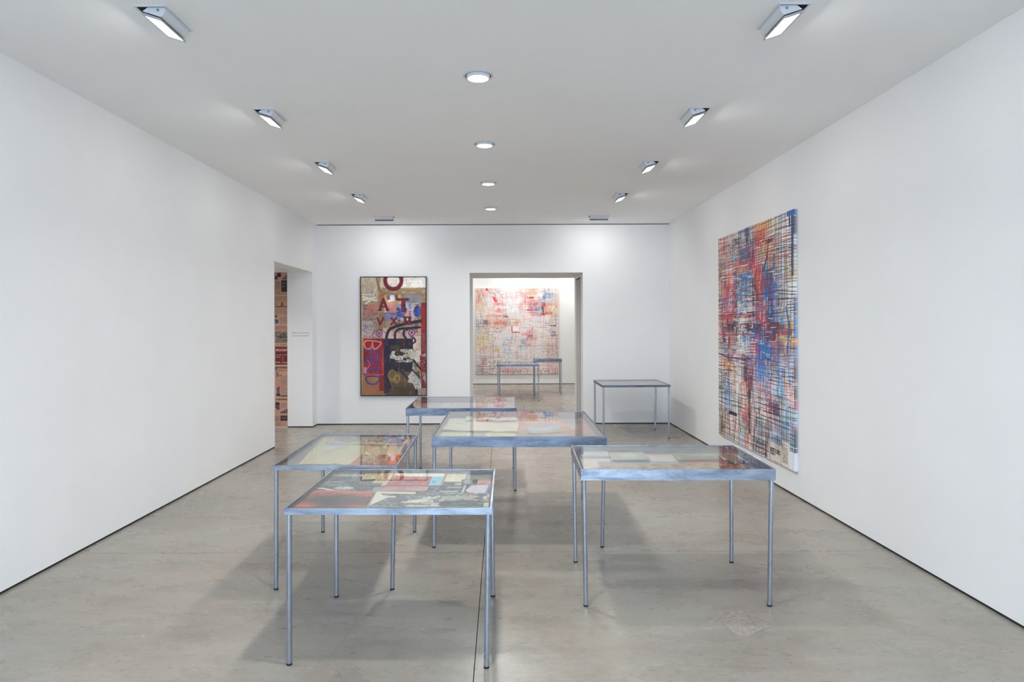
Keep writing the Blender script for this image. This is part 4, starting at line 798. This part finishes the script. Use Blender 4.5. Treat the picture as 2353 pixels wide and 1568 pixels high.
sheet('photograph', 'orange red photograph with a dark cloud, front left of the nearest table', 'photograph', z1 + 4 * s_, [(712, 1127.5), (861, 1131), (838, 1166.8), (672, 1166.5)], c, G1, th=.002)
for px, lab, col in (([(1061, 1104), (1098, 1104), (1096, 1115), (1060, 1115)], 'small dark grey box label beside the pink one, nearest table', (88, 90, 96)), ([(1097, 1103.5), (1133, 1104), (1133, 1114), (1096, 1113)], 'small pink marbled card at the right rail of the nearest table', (222, 176, 170))):
    c = Cv(40, 16, col)
    if col[0] > 200: c.scrib(0, 0, 1, 1, [(170, 80, 90), (240, 214, 206)], 16, .4, 1.2)
    else: c.rect(.2, .2, .7, .8, (170, 174, 186)); c.textlines(.3, .4, .6, .6, 1, (90, 90, 96), 1, 1)
    sheet('small_card', lab, 'card', z1 + 4 * s_, px, c, G1, th=.004)

z2 = .785 - .022; G2 = 'papers in the left display table'
c = Cv(150, 120, (222, 206, 172)); c.a *= (sn(120, 150, 12, 30)[..., None] * .08 + .95); c.speck(0, 0, 1, 1, [(232, 218, 188)], .5, 16, .5); c.textlines(.62, .36, .74, .44, 2, (96, 70, 60), .5, .8); c.textlines(.3, .4, .42, .44, 1, (150, 110, 100), .4, .6)
c.line([(.7, .38), (.78, .34)], 1.3, (120, 60, 60)); P4 = [(747, 1001), (948, 1001.5), (900, 1069.3), (681, 1069.3)]
ln = sheet('large_paper_sheet', 'large torn cream sheet covering the left display table', 'paper sheet', z2, P4, c, G2, rag=.03)
c = Cv(150, 44, (208, 196, 176)); c.speck(0, 0, 1, 1, [(132, 130, 120), (190, 160, 140), (236, 230, 220)], .55, 5, .85); c.rect(.1, .2, .45, .7, (130, 134, 136), .7, .35, 'h'); c.rect(.55, .3, .75, .7, (120, 112, 96), .6, .4); c.rect(.6, .62, .76, .7, (70, 56, 46), .8, .3); c.rect(0, .8, 1, 1, (222, 206, 200), .8, .25); c.speck(.75, .1, 1, .9, [(120, 126, 150), (206, 190, 180)], .55, 3, .8)
sheet('torn_newspaper', 'torn strip of grey newsprint across the far end, left display table', 'newspaper', z2 + .003, [(752, 1003), (944, 1003), (925, 1027), (741, 1022)], c, G2, rag=.12, lift=lambda u, v: .006 * np.sin(v * 3.1) * (1 + .4 * np.sin(u * 14)), th=.002)
c = Cv(60, 30, (190, 206, 216)); c.rect(0, .6, .7, 1, (226, 226, 222)); c.textlines(.15, .15, .8, .45, 3, (140, 170, 200))
sheet('blue_leaflet', 'small pale blue leaflet under the torn newsprint, left display table', 'leaflet', z2 + .0015, [(754, 1018), (803, 1020), (790, 1031), (740, 1033)], c, G2)
c = Cv(140, 70, (226, 92, 56)); c.speck(0, 0, 1, 1, [(236, 130, 90)], .6, 10, .5)
for j in range(2):
    for i in range(5):
        u = .06 + i * .145; v = .08 + j * .46; c.rect(u, v, u + .125, v + .34, (150, 140, 136)); c.speck(u, v, u + .125, v + .34, [(206, 200, 194), (86, 80, 84)], .52, 3, .9)
c.ell(.88, .26, .1, .22, (240, 130, 60), .8); c.ell(.9, .76, .08, .18, (240, 150, 140), .9); c.line([(.05, .5), (.8, .5)], 2, (240, 190, 160))
sheet('orange_print', 'orange print with rows of small grey pictures, left display table', 'print', z2 + .0025, [(830, 1046), (924, 1045), (909, 1069.2), (802, 1069.4)], c, G2)

z3 = .832 - .073; G3 = 'papers in the middle display table'
c = Cv(130, 90, (228, 220, 196)); c.a *= (sn(90, 130, 14, 20)[..., None] * .05 + .965); c.line([(.38, .1), (.42, .3), (.38, .45), (.4, .7), (.36, 1)], 1.4, (190, 180, 160)); c.textlines(.16, .5, .28, .56, 1, (130, 128, 124), 1, .9); c.line([(.18, .84), (.22, .9), (.32, .92)], 1.6, (110, 108, 106)); c.line([(.74, .5), (.82, .56), (.9, .54)], 1.3, (130, 130, 130)); c.line([(.72, .6), (.8, .66), (.9, .78)], 1.3, (150, 150, 150)); c.textlines(.6, .92, .8, .95, 1, (120, 110, 100), .8, .9); c.rect(.17, .56, .36, .85, (222, 222, 214), .7)
sheet('large_paper_sheet', 'large uneven cream sheet with faint pencil marks, middle display table', 'paper sheet', z3 + .005, [(1034, 956), (1195, 969), (1190, 996), (1012, 992)], c, G3, lift=lambda u, v: .010 * np.abs(np.sin(u * 7 + 1)) * v + .003, rag=.03)
c = Cv(110, 90, (176, 104, 88)); c.speck(0, 0, 1, 1, [(150, 92, 86), (206, 128, 104), (140, 110, 104), (214, 150, 130)], .55, 9, .8); c.rect(0, .82, 1, 1, (130, 110, 100), .7, .35, 'h'); c.scrib(0, 0, 1, 1, [(120, 96, 96), (206, 140, 120)], 60, .3, 3); c.rect(0, 0, .5, .3, (206, 150, 140), .6, .4)
sheet('marbled_sheet', 'red-brown marbled sheet in the right half of the middle display table', 'paper sheet', z3, [(1186, 958), (1352, 958), (1394, 1003.4), (1188, 1003.4)], c, G3)
for px, lab, z in (([(1016, 994), (1086, 995), (1083, 1003.3), (1008, 1003.3)], 'left pale green card at the front of the middle display table', z3), ([(1116, 995), (1186, 996), (1184, 1003.3), (1116, 1003.3)], 'right pale green card at the front of the middle display table', z3)):
    c = Cv(40, 20, (204, 206, 156)); c.rect(.1, .05, .14, 1, (232, 232, 200)); c.rect(.86, .05, .9, 1, (232, 232, 200)); c.textlines(.2, .3, .8, .9, 4, (180, 184, 140)); sheet('green_card', lab, 'card', z + .0012, px, c, G3, th=.003)
c = Cv(24, 24, (232, 233, 236)); sheet('white_card', 'small white card propped on the cream sheet, middle display table', 'card', z3 + .022, [(1072, 955), (1087, 954), (1085, 965.5), (1070, 967)], c, G3, lift=lambda u, v: .006 * (1 - v))
c = Cv(60, 20, (216, 218, 228)); sheet('folded_tissue', 'strip of white tissue along the far side of the middle display table', 'tissue paper', z3 + .020, [(1093, 962), (1193, 961), (1191, 971), (1092, 969)], c, G3, rag=.15, lift=lambda u, v: .012 * np.abs(np.sin(u * 6)) + .002)
c = Cv(70, 36, (150, 184, 206)); c.rect(0, .5, 1, 1, (134, 132, 132), .95, .05); c.rect(.1, .46, .9, .54, (214, 222, 228), .9, .3, 'h'); c.poly([(.62, .95), (.7, .5), (.78, .42), (.88, .5), (.96, .9)], (126, 116, 112))
sheet('landscape_photograph', 'curled photograph of blue sky over grey hills, middle display table', 'photograph', z3 + .006, [(1211, 984), (1285, 980), (1293, 994), (1216, 999)], c, G3, lift=lambda u, v: .012 * (u - .5) ** 2 * 4 + .001, th=.0015)
c = Cv(50, 40, (120, 156, 186)); c.rect(0, 0, 1, .35, (150, 146, 140), .9, .2, 'h'); c.rect(.7, .6, 1, 1, (130, 126, 130), .8, .3)
sheet('landscape_photograph', 'blue seaside photograph by the right rail of the middle display table', 'photograph', z3 + .003, [(1293, 960), (1330, 957), (1338, 973), (1304, 975)], c, G3, th=.0015)
MB().prism([tuple(atz(x, y, z3 + .003)[:2]) for x, y in ((1303, 975), (1318, 974.5), (1327, 977), (1330, 983), (1324, 988), (1312, 989), (1305, 984))], z3 + .002, z3 + .006).obj('rounded_tag', flat('tan_card', (196, 166, 140), .6)); tag(bpy.data.objects['rounded_tag'], 'rounded tan tag lying on the red marbled sheet, middle display table', 'tag')
c = Cv(20, 20, (226, 214, 188)); sheet('cream_note', 'small cream note at the far right corner of the middle display table', 'note', z3 + .006, [(1326, 957), (1337, 957), (1341, 963), (1332, 966)], c, G3)
c = Cv(60, 24, (236, 232, 220)); c.speck(0, 0, 1, 1, [(220, 210, 196)], .6, 4, .6); sheet('torn_note', 'torn white note on the red marbled sheet, middle display table', 'note', z3 + .003, [(1238, 957), (1264, 957), (1269, 966), (1232, 966)], c, G3, rag=.2)
m = MB(); m.lathe([(.0003, .022), (.012, .02), (.022, .012), (.028, .0)], 18); sh = m.obj('shell', flat('shell_grey', (178, 170, 164), .5), None, 0, atz(1216, 972, z3 + .002)); tag(sh, 'small grey domed shell on the red marbled sheet, middle display table', 'shell')

z4 = .813 - .059; G4 = 'papers in the right display table'
c = Cv(150, 70, (232, 216, 208)); c.textlines(0, .1, 1, .9, 30, (228, 196, 186), .6, .5); c.rect(.1, .62, 1, 1, (150, 160, 176), .9, .1, 'h')
sheet('newsprint_lining', 'pale pink newsprint lining the bottom of the right display table', 'newspaper', z4, [(1326, 1037), (1660, 1036), (1745, 1078.4), (1342, 1078.4)], c, G4)
bk = empty('picture_book', atz(1365, 1054, z4 + .0013)); tag(bk, 'thick paperback with a blue and white cover, far left of the right display table', 'book', G4)
P = [atz(x, y, z4 + .02) - Vector((bk.location.x, bk.location.y, 0)) for x, y in ((1326, 1035), (1394, 1035), (1401, 1048), (1330, 1048))]
MB().prism([(p.x, p.y) for p in P], .0, .0175).obj('page_block', flat('book_pages', (206, 196, 196), .7), bk)
c = Cv(70, 40, (206, 206, 206)); c.rect(0, 0, .18, 1, (96, 96, 160)); c.rect(.3, .1, .5, .9, (222, 218, 196), .9, .2); c.scrib(.3, 0, 1, 1, [(150, 180, 206), 'w', (200, 180, 176)], 22, .3, 4); c.rect(0, .0, 1, .08, (140, 140, 160)); c.ell(.14, .9, .07, .1, 'w')
cvq = [(1326, 1035), (1394, 1035), (1401, 1048), (1330, 1048)]
ob = sheet('book_cover', None, None, z4 + .0013 + .018, cvq, c); ob.parent = bk; ob.location = (ob.location.x - bk.location.x, ob.location.y - bk.location.y, .018)
c = Cv(80, 50, (186, 182, 168)); c.ell(.5, .45, .24, .34, (214, 204, 176)); c.ell(.5, .45, .19, .27, (232, 226, 206)); c.ell(.5, .45, .19, .27, (196, 190, 168), .5, ring=.4, dry=.3)
sheet('booklet', 'grey-green booklet with a cream oval on its cover, right display table', 'booklet', z4 + .012, [(1399, 1042), (1477, 1041), (1494, 1058), (1405, 1059)], c, G4, th=.006, lift=lambda u, v: .002 * v)
c = Cv(110, 44, (118, 134, 104)); c.speck(0, 0, 1, 1, [(150, 160, 130), (206, 206, 190), (84, 96, 80)], .55, 5, .8); c.rect(.1, .55, 1, .85, (150, 104, 84), .6, .45); c.rect(.3, .1, .95, .45, (196, 200, 186), .7, .4, 'h'); c.textlines(.06, .05, .26, .14, 1, (230, 226, 206), 1, 1); c.rect(0, .92, 1, 1, (70, 78, 66))
sheet('green_magazine', 'green picture magazine lying towards the far side of the right display table', 'magazine', z4 + .016, [(1544, 1044), (1650, 1043), (1661, 1058), (1559, 1059)], c, G4, th=.005)
c = Cv(80, 20, (206, 92, 88)); c.rect(0, 0, .12, 1, (132, 128, 124))
sheet('red_folder', 'red folder under the green magazine, right display table', 'folder', z4 + .005, [(1556, 1058), (1662, 1058), (1680, 1069), (1574, 1069)], c, G4, th=.003)
c = Cv(150, 50, (178, 140, 92)); c.speck(0, 0, 1, 1, [(150, 100, 60), (206, 176, 130), (130, 80, 52), (214, 190, 150)], .55, 4, .85); c.rect(.8, .0, 1, 1, (128, 66, 44), .55, .4); c.speck(.8, 0, 1, 1, [(100, 60, 76), (190, 110, 60)], .6, 4, .8)
sheet('crumpled_brown_paper', 'crumpled brown fibrous paper along the front of the right display table', 'crumpled paper', z4 + .003, [(1348, 1070), (1722, 1062), (1792, 1091), (1342, 1091)], c, G4, rag=.26,
      lift=lambda u, v: .004 + .012 * sn(u.shape[0], u.shape[1], 5, 7) * np.sin(v * 3.1) + .02 * np.clip(u - .8, 0, 1) * (1 - v), th=.0015)
c = Cv(60, 60, (206, 204, 212)); c.speck(0, 0, 1, 1, [(226, 222, 230), (180, 176, 190)], .55, 8, .7); c.line([(.2, 0), (.5, .5), (.4, 1)], 1.5, (160, 156, 170)); c.line([(.5, .5), (1, .7)], 1.5, (160, 156, 170))
sheet('tracing_paper', 'curled grey tracing paper against the right rail, right display table', 'tracing paper', z4 + .003, [(1648, 1034), (1688, 1030), (1755, 1070), (1712, 1072)], c, G4, lift=lambda u, v: .038 * np.clip(u - .35, 0, 1) ** 1.5 + .004 * np.sin(u * 9 + v * 7) + .004, rag=.06)
c = Cv(40, 50, (150, 124, 92)); c.speck(0, 0, 1, 1, [(110, 92, 72), (186, 160, 126)], .55, 3, .9); c.line([(0, 0), (0, 1)], 3, (220, 190, 180))
sheet('bark_strip', 'brown textured strip lying diagonally near the right end, right display table', 'bark strip', z4 + .010, [(1654, 1042), (1676, 1041), (1716, 1066), (1692, 1067)], c, G4, th=.003)
m = MB(); rr = random.Random(3); m.lathe([(.0003, .028), (.014, .026), (.024, .016), (.026, .007), (.018, .0), (.0003, 0)], 12); m.v = [(x * rr.uniform(.85, 1.15), y * rr.uniform(.7, 1.0), z * rr.uniform(.9, 1.1)) for x, y, z in m.v]
st = m.obj('blue_stone', flat('dark_blue_stone', (40, 58, 90), .3), None, 0, atz(1705, 1068, z4 + .014)); tag(st, 'dark blue stone at the right end of the right display table', 'stone')
c = Cv(40, 20, (60, 62, 70)); c.line([(.1, .9), (.9, .2)], 2, (110, 112, 120)); sheet('black_booklet', 'small black booklet between red folder and blue stone, right display table', 'booklet', z4 + .011, [(1658, 1059), (1672, 1058), (1688, 1069), (1664, 1070)], c, G4, th=.004)

z5 = .829 - .069; G5 = 'papers in the display table below the doorway'
c = Cv(80, 40, (222, 190, 184)); c.rect(.1, .0, .3, 1, (140, 100, 96), .5, .3); c.speck(0, 0, 1, 1, [(200, 160, 150)], .6, 5, .6); sheet('pink_sheet', 'pink-beige sheet at the left of the table below the doorway', 'paper sheet', z5, [(968, 919), (1050, 919), (1032, 938.3), (938, 938.3)], c, G5)
c = Cv(50, 20, (226, 150, 150)); sheet('red_sheet', 'salmon red sheet behind the framed card, table below the doorway', 'paper sheet', z5 + .0013, [(994, 920.5), (1041, 920.5), (1034, 932), (985, 932)], c, G5)
c = Cv(60, 26, (236, 236, 240)); c.rect(.08, .2, .6, .9, (150, 160, 206)); c.textlines(.2, .5, .5, .7, 1, 'w', 1, 1); c.rect(.62, .25, .95, .9, (226, 232, 244)); sheet('printed_card', 'white card with a blue block, table below the doorway', 'card', z5 + .004, [(993, 927), (1036, 927), (1031, 934.5), (987, 934.5)], c, G5)
c = Cv(60, 30, (206, 202, 190)); sheet('grey_sheet', 'warm grey sheet in the middle of the table below the doorway', 'paper sheet', z5 + .0013, [(1046, 920.5), (1110, 920.5), (1108, 938.2), (1034, 938.2)], c, G5)
c = Cv(60, 30, (166, 168, 200)); c.rect(.1, 0, .9, .12, (226, 222, 190)); sheet('blue_sheet', 'lavender blue sheet at the right of the table below the doorway', 'paper sheet', z5 + .003, [(1052, 930), (1150, 930), (1152, 938.2), (1044, 938.2)], c, G5)
z6 = .783 - .024; G6 = 'papers in the corner display table'
c = Cv(60, 40, (176, 176, 190)); c.rect(0, .5, 1, .7, (220, 220, 222)); sheet('grey_sheet', 'lavender grey sheet in the left half of the corner display table', 'paper sheet', z6, [(1368, 873.5), (1424, 873), (1440, 885), (1388, 886)], c, G6)
c = Cv(110, 50, (206, 160, 170)); c.poly([(0, .0), (.2, 0), (.25, .35), (.8, .3), (1, 1), (0, 1)], (214, 214, 212)); c.scrib(.05, .2, .9, 1, [(140, 142, 148), (240, 240, 240), (206, 160, 170)], 60, .15, 2.2); c.rect(.6, .9, .8, 1, (206, 130, 130), .8)
sheet('pink_print', 'pink print with white and grey scribbles in the corner display table', 'print', z6 + .0013, [(1420, 873), (1508, 872.5), (1530, 884.5), (1428, 885.5)], c, G6)
c = Cv(40, 20, (226, 226, 228)); sheet('white_sheet', 'plain white sheet in the left table of the back room', 'paper sheet', .800 - .034, [(1152, 830), (1222, 830), (1232, 837), (1148, 837)], c)
for o in bpy.data.objects:
    if o.name.startswith('text'): bpy.data.objects.remove(o)
